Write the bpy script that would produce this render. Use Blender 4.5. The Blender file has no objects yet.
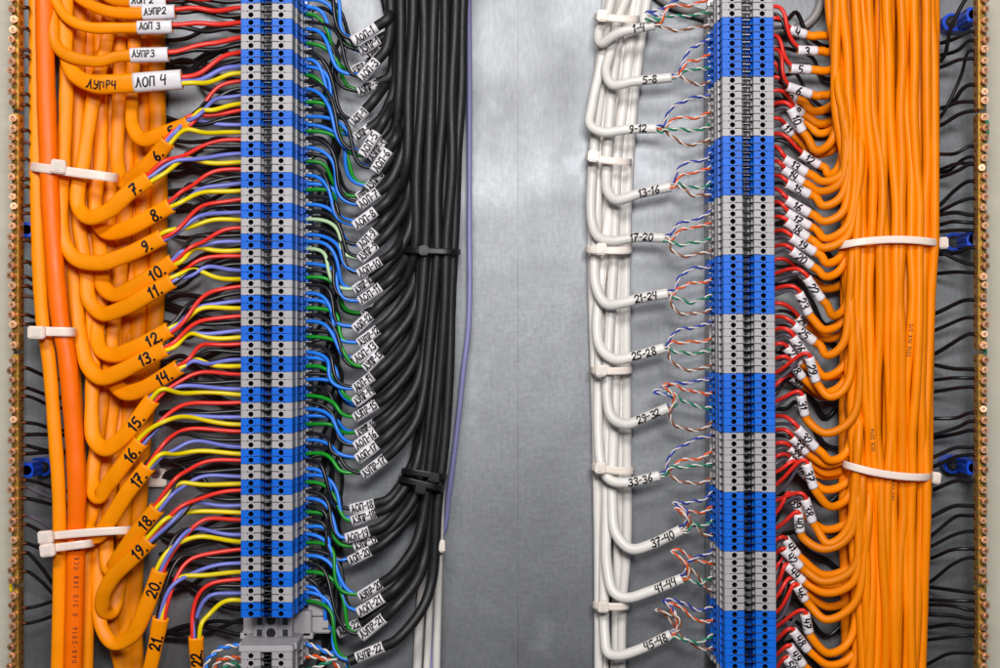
import bpy, bmesh, math, random
from mathutils import Vector, Matrix
random.seed(7)
S = 0.0007            # metres per photograph pixel at the mounting panel
D = 1430.0            # camera distance from the panel, in the same pixels
sc = bpy.context.scene
COL = sc.collection
CAM = Vector((0, -D * S, 0))
U = random.uniform

# ------------------------------------------------------------------ space
TX = {'L': 0, 'B': 230, 'W': 560, 'R': 750}
TY = [0, 0, 160, 330, 498]
def t(tile, x, y, h=0.0):
    """zoom-tile coordinate -> (px, py, height above panel)"""
    if tile[0] == 'Q':
        k = int(tile[1]) - 1
        return (765 + x / 7.95, [0, 84, 168, 252, 336, 420, 504, 584][k] + y / 7.95, h)
    return (TX[tile[0]] + x / 3.928, TY[int(tile[1])] + y / 3.928, h)
def fac(h): return (D - h) / D
def P(p):
    k = fac(p[2]) * S
    return Vector(((p[0] - 500) * k, -p[2] * S, (334 - p[1]) * k))

def catmull(pts, step=2.2):
    """centripetal Catmull-Rom through px points"""
    p = [Vector(q) for q in pts]
    if len(p) == 2:
        n = max(2, int((p[1] - p[0]).length / (step * 3)))
        return [p[0].lerp(p[1], i / n) for i in range(n + 1)]
    p = [p[0] * 2 - p[1]] + p + [p[-1] * 2 - p[-2]]
    out = []
    for i in range(1, len(p) - 2):
        a, b, c, d = p[i - 1], p[i], p[i + 1], p[i + 2]
        t0 = 0; t1 = t0 + max((b - a).length, 1e-3) ** .5
        t2 = t1 + max((c - b).length, 1e-3) ** .5; t3 = t2 + max((d - c).length, 1e-3) ** .5
        L = (c - b).length
        n = max(3, min(24, int(L / step)))
        for k in range(n):
            u = t1 + (t2 - t1) * k / n
            A1 = a * ((t1 - u) / (t1 - t0)) + b * ((u - t0) / (t1 - t0))
            A2 = b * ((t2 - u) / (t2 - t1)) + c * ((u - t1) / (t2 - t1))
            A3 = c * ((t3 - u) / (t3 - t2)) + d * ((u - t2) / (t3 - t2))
            B1 = A1 * ((t2 - u) / (t2 - t0)) + A2 * ((u - t0) / (t2 - t0))
            B2 = A2 * ((t3 - u) / (t3 - t1)) + A3 * ((u - t1) / (t3 - t1))
            out.append(B1 * ((t2 - u) / (t2 - t1)) + B2 * ((u - t1) / (t2 - t1)))
    out.append(p[-2])
    return out
def bez(a, b, c, d, n=26):
    a, b, c, d = map(Vector, (a, b, c, d))
    return [a * (1 - u) ** 3 + b * 3 * u * (1 - u) ** 2 + c * 3 * u * u * (1 - u) + d * u ** 3
            for u in [i / n for i in range(n + 1)]]

# ------------------------------------------------------------------ materials
def lin(c): return tuple(((v / 255) / 12.92 if v / 255 <= .04045 else ((v / 255 + .055) / 1.055) ** 2.4) for v in c) + (1,)
MATS = {}
def mat(name, rgb, rough=.4, metal=0., var=.06, bump=.0, bscale=900., spec=.5, sss=0., mott=0., mscale=120., coat=0.):
    m = bpy.data.materials.new(name); m.use_nodes = True
    N = m.node_tree.nodes; Lk = m.node_tree.links
    b = N['Principled BSDF']
    b.inputs['Roughness'].default_value = rough; b.inputs['Metallic'].default_value = metal
    b.inputs['Specular IOR Level'].default_value = spec
    b.inputs['Coat Weight'].default_value = coat; b.inputs['Coat Roughness'].default_value = .12
    if sss:
        b.inputs['Subsurface Weight'].default_value = sss
        b.inputs['Subsurface Radius'].default_value = (.002, .0015, .0012); b.inputs['Subsurface Scale'].default_value = 1
    oi = N.new('ShaderNodeObjectInfo'); hs = N.new('ShaderNodeHueSaturation')
    mr = N.new('ShaderNodeMapRange'); mr.inputs['To Min'].default_value = 1 - var * 1.5; mr.inputs['To Max'].default_value = 1 + var
    Lk.new(oi.outputs['Random'], mr.inputs['Value'])
    tc = N.new('ShaderNodeTexCoord'); nz = N.new('ShaderNodeTexNoise')
    nz.inputs['Scale'].default_value = mscale; nz.inputs['Detail'].default_value = 4
    Lk.new(tc.outputs['Object'], nz.inputs['Vector'])
    mm = N.new('ShaderNodeMapRange'); mm.inputs['From Min'].default_value = .3; mm.inputs['From Max'].default_value = .7
    mm.inputs['To Min'].default_value = 1 - mott; mm.inputs['To Max'].default_value = 1 + mott
    Lk.new(nz.outputs['Fac'], mm.inputs['Value'])
    mu = N.new('ShaderNodeMath'); mu.operation = 'MULTIPLY'
    Lk.new(mr.outputs['Result'], mu.inputs[0]); Lk.new(mm.outputs['Result'], mu.inputs[1])
    hs.inputs['Color'].default_value = lin(rgb); Lk.new(mu.outputs[0], hs.inputs['Value'])
    Lk.new(hs.outputs['Color'], b.inputs['Base Color'])
    rr = N.new('ShaderNodeMapRange'); rr.inputs['To Min'].default_value = max(.05, rough - .1); rr.inputs['To Max'].default_value = rough + .12
    Lk.new(nz.outputs['Fac'], rr.inputs['Value']); Lk.new(rr.outputs['Result'], b.inputs['Roughness'])
    if bump:
        bp = N.new('ShaderNodeBump'); bp.inputs['Strength'].default_value = bump; bp.inputs['Distance'].default_value = .0006
        n2 = N.new('ShaderNodeTexNoise'); n2.inputs['Scale'].default_value = bscale; n2.inputs['Detail'].default_value = 3
        Lk.new(tc.outputs['Object'], n2.inputs['Vector']); Lk.new(n2.outputs['Fac'], bp.inputs['Height'])
        Lk.new(bp.outputs['Normal'], b.inputs['Normal'])
    MATS[name] = m
    return m
mat('orange_pvc', (246, 144, 0), .42, var=.07, bump=.25, bscale=180, mott=.06, mscale=60, spec=.22)
mat('orange_red_pvc', (252, 112, 0), .36, var=.03, bump=.15, bscale=160, mott=.05, mscale=60, spec=.22)
mat('orange_round', (241, 133, 0), .42, var=.1, bump=.12, bscale=150, mott=.05, mscale=50, spec=.22)
mat('black_rubber', (24, 23, 25), .52, var=.2, bump=.15, bscale=400, mott=.15, mscale=200)
mat('black_wire', (24, 23, 26), .32, var=.2)
mat('grey_wire', (92, 88, 100), .35, var=.2)
mat('red_wire', (234, 50, 38), .36, var=.08)
mat('yellow_wire', (238, 214, 0), .36, var=.05)
mat('violet_wire', (116, 124, 212), .36, var=.07)
mat('blue_wire', (34, 124, 236), .32, var=.1)
mat('green_wire', (14, 140, 30), .34, var=.12)
mat('pale_green_wire', (176, 205, 160), .34, var=.05)
mat('brown_wire', (120, 72, 46), .4, var=.08)
mat('pair_blue', (40, 62, 160), .4, var=.08)
mat('pair_orange', (225, 88, 30), .4, var=.06)
mat('pair_green', (12, 125, 92), .4, var=.08)
mat('pair_brown', (138, 84, 56), .4, var=.08)
mat('pair_white', (222, 214, 210), .4, var=.05)
mat('white_pvc', (226, 222, 218), .38, var=.05, mott=.03)
mat('sleeve_white', (232, 228, 234), .42, var=.04, bump=.2, bscale=500, mott=.04, mscale=250)
mat('nylon', (236, 224, 214), .35, var=.03, sss=.25)
mat('nylon_pink', (242, 224, 214), .35, var=.03, sss=.3)
mat('nylon_black', (18, 18, 19), .38, var=.05)
mat('ink', (14, 10, 18), .45, var=.0)
mat('block_blue', (2, 100, 214), .42, spec=.3, var=.05, bump=.08, bscale=900, mott=.03)
mat('block_grey', (170, 167, 171), .42, var=.04, bump=.08, bscale=900, mott=.03)
mat('block_dark', (40, 42, 48), .5, var=.1)  # shade of recesses put into colour: hole walls, slots, screw crosses
mat('steel', (170, 170, 172), .3, 1., var=.1)
mat('dark_steel', (52, 50, 54), .4, .8, var=.2)
mat('tin', (190, 188, 180), .35, .9, var=.1)
mat('brass', (196, 158, 74), .34, .6, var=.05, bump=.3, bscale=300, mott=.14, mscale=220)
mat('pink_brass', (224, 170, 132), .42, .65, var=.14, bump=.3, bscale=700)
mat('copper', (120, 62, 36), .4, .6, var=.1)
mat('holder_blue', (10, 72, 205), .32, var=.05, bump=.1)
mat('lavender', (140, 138, 190), .4, var=.0)
mat('cream_paint', (188, 183, 168), .5, var=.0, mott=.03, mscale=30)
mat('grey_cable', (140, 136, 136), .4, var=.1)
M = MATS
# galvanised sheet: metal with large soft cloudiness, fine brush, scratches and a scribed centre line
def panel_material():
    m = bpy.data.materials.new('galvanised_sheet'); m.use_nodes = True
    N = m.node_tree.nodes; Lk = m.node_tree.links; b = N['Principled BSDF']
    tc = N.new('ShaderNodeTexCoord')
    def noise(scale, detail, stretch=(1, 1, 1)):
        mp = N.new('ShaderNodeMapping'); mp.inputs['Scale'].default_value = stretch
        n = N.new('ShaderNodeTexNoise'); n.inputs['Scale'].default_value = scale; n.inputs['Detail'].default_value = detail
        Lk.new(tc.outputs['Object'], mp.inputs['Vector']); Lk.new(mp.outputs['Vector'], n.inputs['Vector']); return n
    def ramp(src, a, c0, bb, c1):
        r = N.new('ShaderNodeValToRGB'); r.color_ramp.elements[0].position = a; r.color_ramp.elements[1].position = bb
        r.color_ramp.elements[0].color = (c0, c0, c0, 1); r.color_ramp.elements[1].color = (c1, c1, c1, 1)
        Lk.new(src, r.inputs['Fac']); return r
    cloud = ramp(noise(9, 5).outputs['Fac'], .32, .205, .68, .3)
    grain = ramp(noise(420, 3, (1, 1, .3)).outputs['Fac'], .3, .9, .7, 1.06)
    mx = N.new('ShaderNodeMixRGB'); mx.blend_type = 'MULTIPLY'; mx.inputs[0].default_value = 1
    Lk.new(cloud.outputs[0], mx.inputs[1]); Lk.new(grain.outputs[0], mx.inputs[2])
    # pale rubbed smudges and fine scratches
    sm = ramp(noise(22, 6).outputs['Fac'], .6, 0, .76, 1)
    m2 = N.new('ShaderNodeMixRGB'); m2.inputs[2].default_value = (.5, .51, .52, 1)
    sf = N.new('ShaderNodeMath'); sf.operation = 'MULTIPLY'; sf.inputs[1].default_value = .35
    Lk.new(sm.outputs[0], sf.inputs[0]); Lk.new(sf.outputs[0], m2.inputs[0]); Lk.new(mx.outputs[0], m2.inputs[1])
    sx = N.new('ShaderNodeSeparateXYZ'); Lk.new(tc.outputs['Object'], sx.inputs[0])
    ab = N.new('ShaderNodeMath'); ab.operation = 'SUBTRACT'; ab.inputs[1].default_value = 18 * S
    Lk.new(sx.outputs['X'], ab.inputs[0])
    a2 = N.new('ShaderNodeMath'); a2.operation = 'ABSOLUTE'; Lk.new(ab.outputs[0], a2.inputs[0])
    lt = N.new('ShaderNodeMath'); lt.operation = 'LESS_THAN'; lt.inputs[1].default_value = .00028; Lk.new(a2.outputs[0], lt.inputs[0])
    brk = ramp(noise(60, 3).outputs['Fac'], .4, .2, .6, .75)
    lm = N.new('ShaderNodeMath'); lm.operation = 'MULTIPLY'; Lk.new(lt.outputs[0], lm.inputs[0]); Lk.new(brk.outputs[0], lm.inputs[1])
    m3 = N.new('ShaderNodeMixRGB'); m3.inputs[2].default_value = (.13, .13, .14, 1)
    Lk.new(lm.outputs[0], m3.inputs[0]); Lk.new(m2.outputs[0], m3.inputs[1])
    tint = N.new('ShaderNodeMixRGB'); tint.blend_type = 'MULTIPLY'; tint.inputs[0].default_value = 1; tint.inputs[2].default_value = (.93, .97, 1.04, 1)
    Lk.new(m3.outputs[0], tint.inputs[1]); Lk.new(tint.outputs[0], b.inputs['Base Color'])
    b.inputs['Metallic'].default_value = .88
    rg = ramp(noise(14, 6).outputs['Fac'], .3, .46, .7, .6); Lk.new(rg.outputs[0], b.inputs['Roughness'])
    bp = N.new('ShaderNodeBump'); bp.inputs['Strength'].default_value = .25; bp.inputs['Distance'].default_value = .0004
    Lk.new(noise(260, 4).outputs['Fac'], bp.inputs['Height']); Lk.new(bp.outputs['Normal'], b.inputs['Normal'])
    return m
M['panel'] = panel_material()

# ------------------------------------------------------------------ object helpers
def thing(name, label, cat, loc=(0, 0, 0), group=None):
    o = bpy.data.objects.new(name, None); COL.objects.link(o)
    o.empty_display_size = .01; o.location = loc; o['label'] = label; o['category'] = cat
    if group: o['group'] = group
    return o
def worldloc(o):
    v = Vector((0, 0, 0))
    while o is not None: v = v + o.location; o = o.parent
    return v
class MB:
    def __init__(s): s.v = []; s.f = []; s.mi = []; s.sm = []
    def add(s, vs, fs, mi=0, smooth=True):
        k = len(s.v); s.v += [tuple(v) for v in vs]
        for f in fs: s.f.append([i + k for i in f]); s.mi.append(mi); s.sm.append(smooth)
    def box(s, lo, hi, mi=0, bev=0, rot=None, piv=None):
        bm = bmesh.new(); bmesh.ops.create_cube(bm, size=1)
        lo, hi = Vector(lo), Vector(hi)
        for v in bm.verts: v.co = Vector([lo[i] + (v.co[i] + .5) * (hi[i] - lo[i]) for i in range(3)])
        if bev: bmesh.ops.bevel(bm, geom=bm.edges[:], offset=bev, segments=2, affect='EDGES')
        s.bm(bm, mi, rot, piv)
    def cyl(s, c, r, d, axis=(0, -1, 0), n=16, mi=0, bev=0, r2=None):
        """cylinder from c along axis for d"""
        bm = bmesh.new(); bmesh.ops.create_cone(bm, cap_ends=True, segments=n, radius1=r, radius2=r if r2 is None else r2, depth=d)
        if bev: bmesh.ops.bevel(bm, geom=[e for e in bm.edges if abs(e.verts[0].co.z - e.verts[1].co.z) < 1e-9 and e.verts[0].co.z > 0], offset=bev, segments=2, affect='EDGES')
        q = Vector((0, 0, 1)).rotation_difference(Vector(axis).normalized()).to_matrix()
        for v in bm.verts: v.co = q @ (v.co + Vector((0, 0, d / 2))) + Vector(c)
        s.bm(bm, mi)
    def bm(s, bm, mi=0, rot=None, piv=None):
        bm.verts.index_update()
        vs = [v.co.copy() for v in bm.verts]
        if rot is not None:
            pv = Vector(piv) if piv is not None else Vector((0, 0, 0)); vs = [rot @ (v - pv) + pv for v in vs]
        s.add(vs, [[v.index for v in f.verts] for f in bm.faces], mi, False); bm.free()
    def build(s, name, mats, parent=None, label=None, local=False):
        if not isinstance(mats, (list, tuple)): mats = [mats]
        off = Vector((0, 0, 0)) if (local or parent is None) else worldloc(parent)
        me = bpy.data.meshes.new(name)
        me.from_pydata([(v[0] - off.x, v[1] - off.y, v[2] - off.z) for v in s.v], [], s.f)
        me.polygons.foreach_set('material_index', s.mi); me.polygons.foreach_set('use_smooth', s.sm)
        for m in mats: me.materials.append(m)
        me.update()
        o = bpy.data.objects.new(name, me); COL.objects.link(o)
        if parent is not None: o.parent = parent
        if label: o['label'] = label
        return o

def frames(w):
    n = len(w); T = []
    for i in range(n):
        d = w[min(i + 1, n - 1)] - w[max(i - 1, 0)]
        T.append(d.normalized() if d.length > 1e-9 else (T[-1] if T else Vector((1, 0, 0))))
    F = []; prev = None
    for i in range(n):
        f = (CAM - w[i]).normalized(); f = f - T[i] * f.dot(T[i])
        if prev is not None:
            g = prev - T[i] * prev.dot(T[i])
            f = f + g * .6 if g.length > 1e-6 else f
        if f.length < 1e-4: f = prev if prev is not None else Vector((0, 0, 1))
        f.normalize(); F.append(f); prev = f
    return T, F
def sweep(mb, pts, r, flat=1.0, sides=10, mi=0, hollow=False, wob=0.0, rfun=None, sq=1.0):
    """tube through px points; r = apparent half width in px, flat = thickness / width"""
    w = [P(p) for p in pts]; T, F = frames(w)
    ph = U(0, 9); vs = []; n = len(w); L = 0
    rr = []
    for i in range(n):
        if i: L += (Vector(pts[i]) - Vector(pts[i - 1])).length
        k = r * fac(pts[i][2]) * S
        if rfun: k *= rfun(i / max(1, n - 1))
        if wob: k *= 1 + wob * min(1, (1 - i / max(1, n - 1)) * 3) * (math.sin(L * .07 + ph) * .6 + math.sin(L * .19 + ph * 2) * .4)
        rr.append(k)
    def ring(i, s=1.0, shift=0.0):
        sd = F[i].cross(T[i])
        e = lambda v: math.copysign(abs(v) ** sq, v)
        return [w[i] + T[i] * shift + sd * (e(math.cos(a)) * rr[i] * s) + F[i] * (e(math.sin(a)) * rr[i] * flat * s)
                for a in [2 * math.pi * j / sides for j in range(sides)]]
    rings = [ring(i) for i in range(n)]
    if hollow:
        rings = [ring(0, .8, rr[0] * .8), ring(0, .84)] + rings + [ring(n - 1, .84), ring(n - 1, .8, -rr[-1] * .8)]
    for q in rings: vs += q
    fs = []
    for i in range(len(rings) - 1):
        for j in range(sides):
            a = i * sides + j; b = i * sides + (j + 1) % sides
            fs.append([a, b, b + sides, a + sides])
    mb.add(vs, fs, mi, True)
    k = (len(rings) - 1) * sides
    mb.add(rings[0], [list(range(sides))[::-1]], mi, False)
    mb.add(rings[-1], [list(range(sides))], mi, False)
def tube(name, pts, r, m, parent=None, label=None, **kw):
    mb = MB(); sweep(mb, pts, r, **kw)
    return mb.build(name, m, parent, label)

# ------------------------------------------------------------------ handwriting
def ell(cx, cy, rx, ry, a0=90, a1=450, n=12):
    return [(cx + rx * math.cos(math.radians(a0 + (a1 - a0) * i / n)), cy + ry * math.sin(math.radians(a0 + (a1 - a0) * i / n))) for i in range(n + 1)]
G = {
 '0': (.6, [ell(.3, .5, .27, .5)]),
 '1': (.34, [[(.22, 1), (.2, 0)], [(.02, .74), (.22, .98)]]),
 '2': (.6, [[(.03, .75), (.15, .97), (.4, .97), (.52, .75), (.42, .5), (.02, .02), (.28, .08), (.6, .02)]]),
 '3': (.58, [[(.04, .88), (.25, 1), (.48, .88), (.44, .64), (.2, .54), (.46, .45), (.54, .22), (.36, .01), (.02, .08)]]),
 '4': (.6, [[(.1, 1), (.02, .5), (.5, .52)], [(.46, .98), (.44, 0)]]),
 '5': (.6, [[(.56, .98), (.14, .95), (.08, .56), (.36, .6), (.52, .34), (.36, .04), (.02, .06)]]),
 '6': (.6, [[(.46, 1), (.16, .66), (.04, .3), (.24, .0), (.5, .18), (.44, .44), (.2, .46), (.06, .28)]]),
 '7': (.58, [[(.02, .95), (.55, .98), (.3, .5), (.16, 0)], [(.14, .5), (.48, .52)]]),
 '8': (.58, [[(.3, .54), (.06, .72), (.2, .98), (.42, .96), (.5, .74), (.28, .54), (.05, .3), (.14, .03), (.42, .01), (.54, .24), (.3, .54)]]),
 '9': (.58, [[(.5, .74), (.3, .5), (.08, .66), (.14, .94), (.42, .98), (.5, .74), (.46, .3), (.16, .0)]]),
 '-': (.42, [[(.04, .48), (.38, .52)]]),
 '.': (.24, [[(.06, .0), (.14, .03)]]),
 ' ': (.4, []),
 '/': (.4, [[(.02, 0), (.38, 1)]]),
 'Л': (.6, [[(0, .0), (.12, .12), (.26, .98)], [(.26, .98), (.54, .0)]]),
 'О': (.62, [ell(.3, .48, .27, .48)]),
 'П': (.6, [[(.05, 0), (.07, .97)], [(.07, .97), (.5, .97)], [(.5, .97), (.52, 0)]]),
 'У': (.58, [[(.03, 1), (.1, .62), (.3, .5), (.5, .6)], [(.52, 1), (.46, .3), (.24, 0), (.06, .1)]]),
 'Р': (.56, [[(.08, 0), (.1, 1)], [(.1, .98), (.4, .96), (.5, .74), (.36, .52), (.1, .48)]]),
 'С': (.56, [ell(.32, .48, .28, .5, 50, 310)]),
 'К': (.56, [[(.08, 0), (.08, 1)], [(.48, 1), (.12, .5)], [(.12, .5), (.52, 0)]]),
 'S': (.56, [[(.5, .88), (.28, 1), (.08, .8), (.26, .54), (.48, .3), (.3, .0), (.04, .1)]]),
 'B': (.56, [[(.08, 0), (.08, 1)], [(.08, 1), (.42, .92), (.4, .6), (.08, .52)], [(.08, .52), (.5, .4), (.46, .06), (.08, .0)]]),
}
G['K'] = G['К']
def text_width(txt, H, gap=.16): return sum(G[c][0] + gap for c in txt) * H
def handwriting(txt, pts, s0, H, r, parent, flat=1.0, w=1.3, gap=.16, boff=0.0, jit=.04, slant=.0, m=None, squash=1.0, name='handwriting', sq=1.0):
    """ink strokes lying on the camera side of a tube through px points, starting at arc length s0 (px)"""
    wp = [P(p) for p in pts]; T, F = frames(wp)
    acc = [0.0]
    for i in range(1, len(wp)): acc.append(acc[-1] + (wp[i] - wp[i - 1]).length)
    k = fac(pts[len(pts) // 2][2]) * S
    def at(s):
        s = max(0, min(acc[-1] - 1e-9, s)); lo = 0
        for i in range(len(acc) - 1):
            if acc[i + 1] >= s: lo = i; break
        u = (s - acc[lo]) / max(1e-12, acc[lo + 1] - acc[lo])
        return wp[lo].lerp(wp[lo + 1], u), T[lo].lerp(T[lo + 1], u).normalized(), F[lo].lerp(F[lo + 1], u).normalized()
    R = r * k
    def surf(a, b):
        c, tt, f = at(s0 * k + a); sd = f.cross(tt).normalized()
        x = max(-.97, min(.97, b / R)); p = 2 / sq
        return c + sd * (x * R) + f * ((1 - abs(x) ** p) ** (1 / p) * R * flat + .16 * S)
    mb = MB(); x = 0
    for ch in txt:
        wd, strokes = G[ch]; jx, jy, js = U(-jit, jit), U(-jit, jit), U(1 - jit, 1 + jit)
        for st in strokes:
            q = [(a * js + jx + slant * b, b * js + jy) for a, b in st]
            if len(q) > 2:
                q = [(v.x, v.y) for v in catmull([Vector((a, b, 0)) for a, b in q], .12)]
            else:
                q = [(q[0][0] + (q[1][0] - q[0][0]) * i / 5, q[0][1] + (q[1][1] - q[0][1]) * i / 5) for i in range(6)]
            q = [((x + a * squash) * H * k, ((b - .5) * H + boff) * k) for a, b in q]
            e1, e2 = [], []
            for i in range(len(q)):
                dx = q[min(i + 1, len(q) - 1)][0] - q[max(i - 1, 0)][0]; dy = q[min(i + 1, len(q) - 1)][1] - q[max(i - 1, 0)][1]
                L = math.hypot(dx, dy) or 1
                hw = w * k * .5
                nx, ny = -dy / L * hw, dx / L * hw
                ex = (-hw * .8 if i == 0 else hw * .8 if i == len(q) - 1 else 0)
                a, b = q[i][0] + dx / L * ex, q[i][1] + dy / L * ex
                e1.append(surf(a + nx, b + ny)); e2.append(surf(a - nx, b - ny))
            n = len(q)
            mb.add(e1 + e2, [[i, i + 1, n + i + 1, n + i] for i in range(n - 1)])
        x += wd * squash + gap
    return mb.build(name, m or M['ink'], parent)
def arc(pts):
    a = [0.0]
    for i in range(1, len(pts)): a.append(a[-1] + (Vector(pts[i]) - Vector(pts[i - 1])).length)
    return a
def cut(pts, s0, s1):
    """sub-path between two arc lengths"""
    a = arc(pts); out = []
    def at(s):
        for i in range(len(a) - 1):
            if a[i + 1] >= s: return Vector(pts[i]).lerp(Vector(pts[i + 1]), (s - a[i]) / max(1e-9, a[i + 1] - a[i]))
        return Vector(pts[-1])
    out.append(at(s0)); out += [Vector(p) for p, s in zip(pts, a) if s0 + .4 < s < s1 - .4]; out.append(at(s1))
    return out

# ------------------------------------------------------------------ setting
mb = MB(); mb.box((-.62, .0, -.42), (.62, .002, .42)); o = mb.build('mounting_panel', M['panel']); o['kind'] = 'structure'
for sx, nm in ((-1, 'left'), (1, 'right')):
    mb = MB(); x = sx * 476 * S
    mb.box((min(x, x + sx * .0007), -31 * S, -.40), (max(x, x + sx * .0007), -.0002, .40))
    mb.box((min(sx * 477 * S, sx * 640 * S), -31 * S, -.40), (max(sx * 477 * S, sx * 640 * S), -29 * S, .40))
    o = mb.build('cabinet_wall', M['cream_paint'])
    o['kind'] = 'structure'

# ------------------------------------------------------------------ terminal strips
ORD = ['first', 'second', 'third', 'fourth', 'fifth', 'sixth', 'seventh', 'eighth', 'ninth', 'tenth', 'eleventh', 'twelfth', 'thirteenth', 'fourteenth', 'fifteenth', 'sixteenth', 'seventeenth', 'eighteenth']
HF = 108.0
LROW, RROW = 7.68, 7.42
def housing_mesh(pitch, name):
    k = S; tz = pitch * fac(HF) * .475
    mb = MB()
    half = [(31, 10), (31, 45), (30.6, 46), (28.2, 46.4), (28.2, 65.4), (27.9, 66), (26.2, 66.4), (26.2, 87.4), (25.9, 88), (24.5, 88.4), (24.5, 107.2), (23.8, 108)]
    left = [(-26, 10), (-26, 38), (-22, 40), (-22, 70), (-26, 72), (-26, 80), (-25.2, 80.4), (-25.2, 92), (-23.4, 92.4), (-23.4, 107.2), (-22.7, 108)]
    prof = left + [(-5.6, 108), (-4.9, 107.2), (-4.9, 102), (-3.4, 101), (-3.4, 93), (3.8, 93), (3.8, 101), (5.2, 102), (5.2, 107.2), (5.9, 108)] + half[::-1]
    n = len(prof)
    W = lambda x, h, z: (x * k, -h * k, z * k)
    for i in range(n):
        a, b = prof[i], prof[(i + 1) % n]
        if a[1] == 108 and b[1] == 108: continue
        mb.add([W(*a, -tz), W(*b, -tz), W(*b, tz), W(*a, tz)], [[0, 1, 2, 3]], 0, False)
    bm = bmesh.new()
    for sgn in (-1, 1):
        f = bm.faces.new([bm.verts.new(W(*p, sgn * tz)) for p in prof])
    bmesh.ops.triangulate(bm, faces=bm.faces[:]); mb.bm(bm)
    for hx, x0, x1 in ((-14.0, -22.7, -5.6), (13.9, 5.9, 23.8)):     # front pads with real holes
        N = 20; rad = 2.45; sq = tz
        circ = [(hx + rad * math.cos(2 * math.pi * i / N), rad * math.sin(2 * math.pi * i / N)) for i in range(N)]
        out = []
        for i in range(N):
            c, s_ = math.cos(2 * math.pi * i / N), math.sin(2 * math.pi * i / N); m_ = max(abs(c), abs(s_)); out.append((hx + sq * c / m_, sq * s_ / m_))
        vs = [W(x, HF, z) for x, z in circ] + [W(x, HF, z) for x, z in out] + [W(x, HF - 14, z) for x, z in circ]
        mb.add(vs[:2 * N], [[i, (i + 1) % N, N + (i + 1) % N, N + i] for i in range(N)], 0, False)
        mb.add(vs[:N] + vs[2 * N:], [[i, (i + 1) % N, N + (i + 1) % N, N + i] for i in range(N)], 1, True)  # hole walls coloured dark for the shade of their depth
        for a, b in ((x0, hx - sq), (hx + sq, x1)):
            mb.add([W(a, HF, -tz), W(b, HF, -tz), W(b, HF, tz), W(a, HF, tz)], [[0, 1, 2, 3]], 0, False)
    # moulded slot beside each hole, its shade drawn as a dark bar, and hooks on the stepped side
    for x0, x1 in ((-11, -2), (2, 10.5)):
        mb.box(W(x0, HF - 6, -tz - .02), W(x1, HF + .15, -tz + .55), 1)
    for x0 in (-25.9, 26.6):
        mb.box(W(x0, 50, -tz * .35), W(x0 + 2.6, 58, tz * .6), 0)
    return mb
def block_parts(pitch):
    k = S; tz = pitch * fac(HF) * .475
    W = lambda x, h, z: (x * k, -h * k, z * k)
    out = []
    for nm, boxes in (('bridge_bar', (W(-3.3, 92, tz * .72), W(3.7, 101.5, tz * .95))), ('bridge_pin', (W(-1.6, 92, -tz * .5), W(1.6, 95.5, tz * .3))),
                      ('wire_clip', (W(30, 40, tz * .8), W(33.5, 42.5, tz * 1.02))), ('wire_clip', (W(-26.4, 38, tz * .8), W(-23, 40, tz * 1.02)))):
        lo = [min(a, b) for a, b in zip(*boxes)]; hi = [max(a, b) for a, b in zip(*boxes)]
        c = MB(); c.box(lo, hi); out.append((nm, c, 'dark_steel' if nm == 'bridge_pin' else 'tin'))
    for x in (-14, 13.9):
        c = MB(); c.cyl(W(x, 88, 0), 2.9 * k, 5.5 * k, n=12); out.append(('clamp_screw', c, 'dark_steel'))
    return out
def make_block(pitch, colour, label, loc, tilt):
    b = thing('terminal_block', label, 'terminal block', loc)
    housing_mesh(pitch, 'housing').build('housing', [M['block_' + colour], M['block_dark']], b, local=True)
    for nm, c, mt in block_parts(pitch): c.build(nm, M[mt], b, local=True)
    b.rotation_euler = (0, tilt, 0)
    return b
def copy_thing(o, label, loc):
    r = o.copy(); COL.objects.link(r); r.location = loc; r['label'] = label
    for ch in o.children:
        c = ch.copy(); COL.objects.link(c); c.parent = r
    return r
LCX = (266 - 500) * fac(HF) * S
def lrow_y(n, k):                       # front-face photo row of wire k (0..3) of group n on the left strip
    return 617.7 - (22 - n) * 4 * LROW - (3 - k) * LROW - LROW / 2
def ent(y): return (y - 334) * .953 + 334   # the same row seen down at the wire entry
protoL, protoR = {}, {}
WN = ['red', 'black', 'blue', 'yellow']
for n in range(2, 23):
    for k in range(4):
        y = lrow_y(n, k)
        if y < -9: continue
        colr = 'grey' if k < 2 else 'blue'
        if n >= 4: lab = '%s terminal block on the left strip fed by the %s wire of orange cable %d' % (colr, WN[k], n)
        else: lab = '%s terminal block on the left strip fed by the %s wire of the %s %d cable' % (colr, ['red', 'black'][k % 2], ['ЛОП', 'ЛУПР'][k // 2], n)
        loc = (LCX, 0, (334 - y) * fac(HF) * S)
        if colr not in protoL:
            protoL[colr] = make_block(LROW, colr, lab, loc, 0); b = protoL[colr]
        else: b = copy_thing(protoL[colr], lab, loc)
        b['group'] = 'terminal blocks of the left strip'
RT = math.radians(.19)
def rstrip_x(y): return 748.6 + (y - 334) * .0045
def rrow_y(n, k): return 17.3 + (n - 5) * 2 * RROW + k * RROW + RROW / 2
for n in range(3, 50):
    for k in range(2):
        y = rrow_y(n, k)
        if y < -9 or y > 677: continue
        colr = 'blue' if ((n - 5) // 4) % 2 == 0 else 'grey'
        lab = '%s terminal block on the right strip fed by the %s wire of orange cable %d' % (colr, ['red', 'black'][k], n)
        loc = ((rstrip_x(y) - 500) * fac(HF) * S, 0, (334 - y) * fac(HF) * S)
        if colr not in protoR:
            protoR[colr] = make_block(RROW, colr, lab, loc, RT); b = protoR[colr]
        else: b = copy_thing(protoR[colr], lab, loc)
        b['group'] = 'terminal blocks of the right strip'
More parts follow.
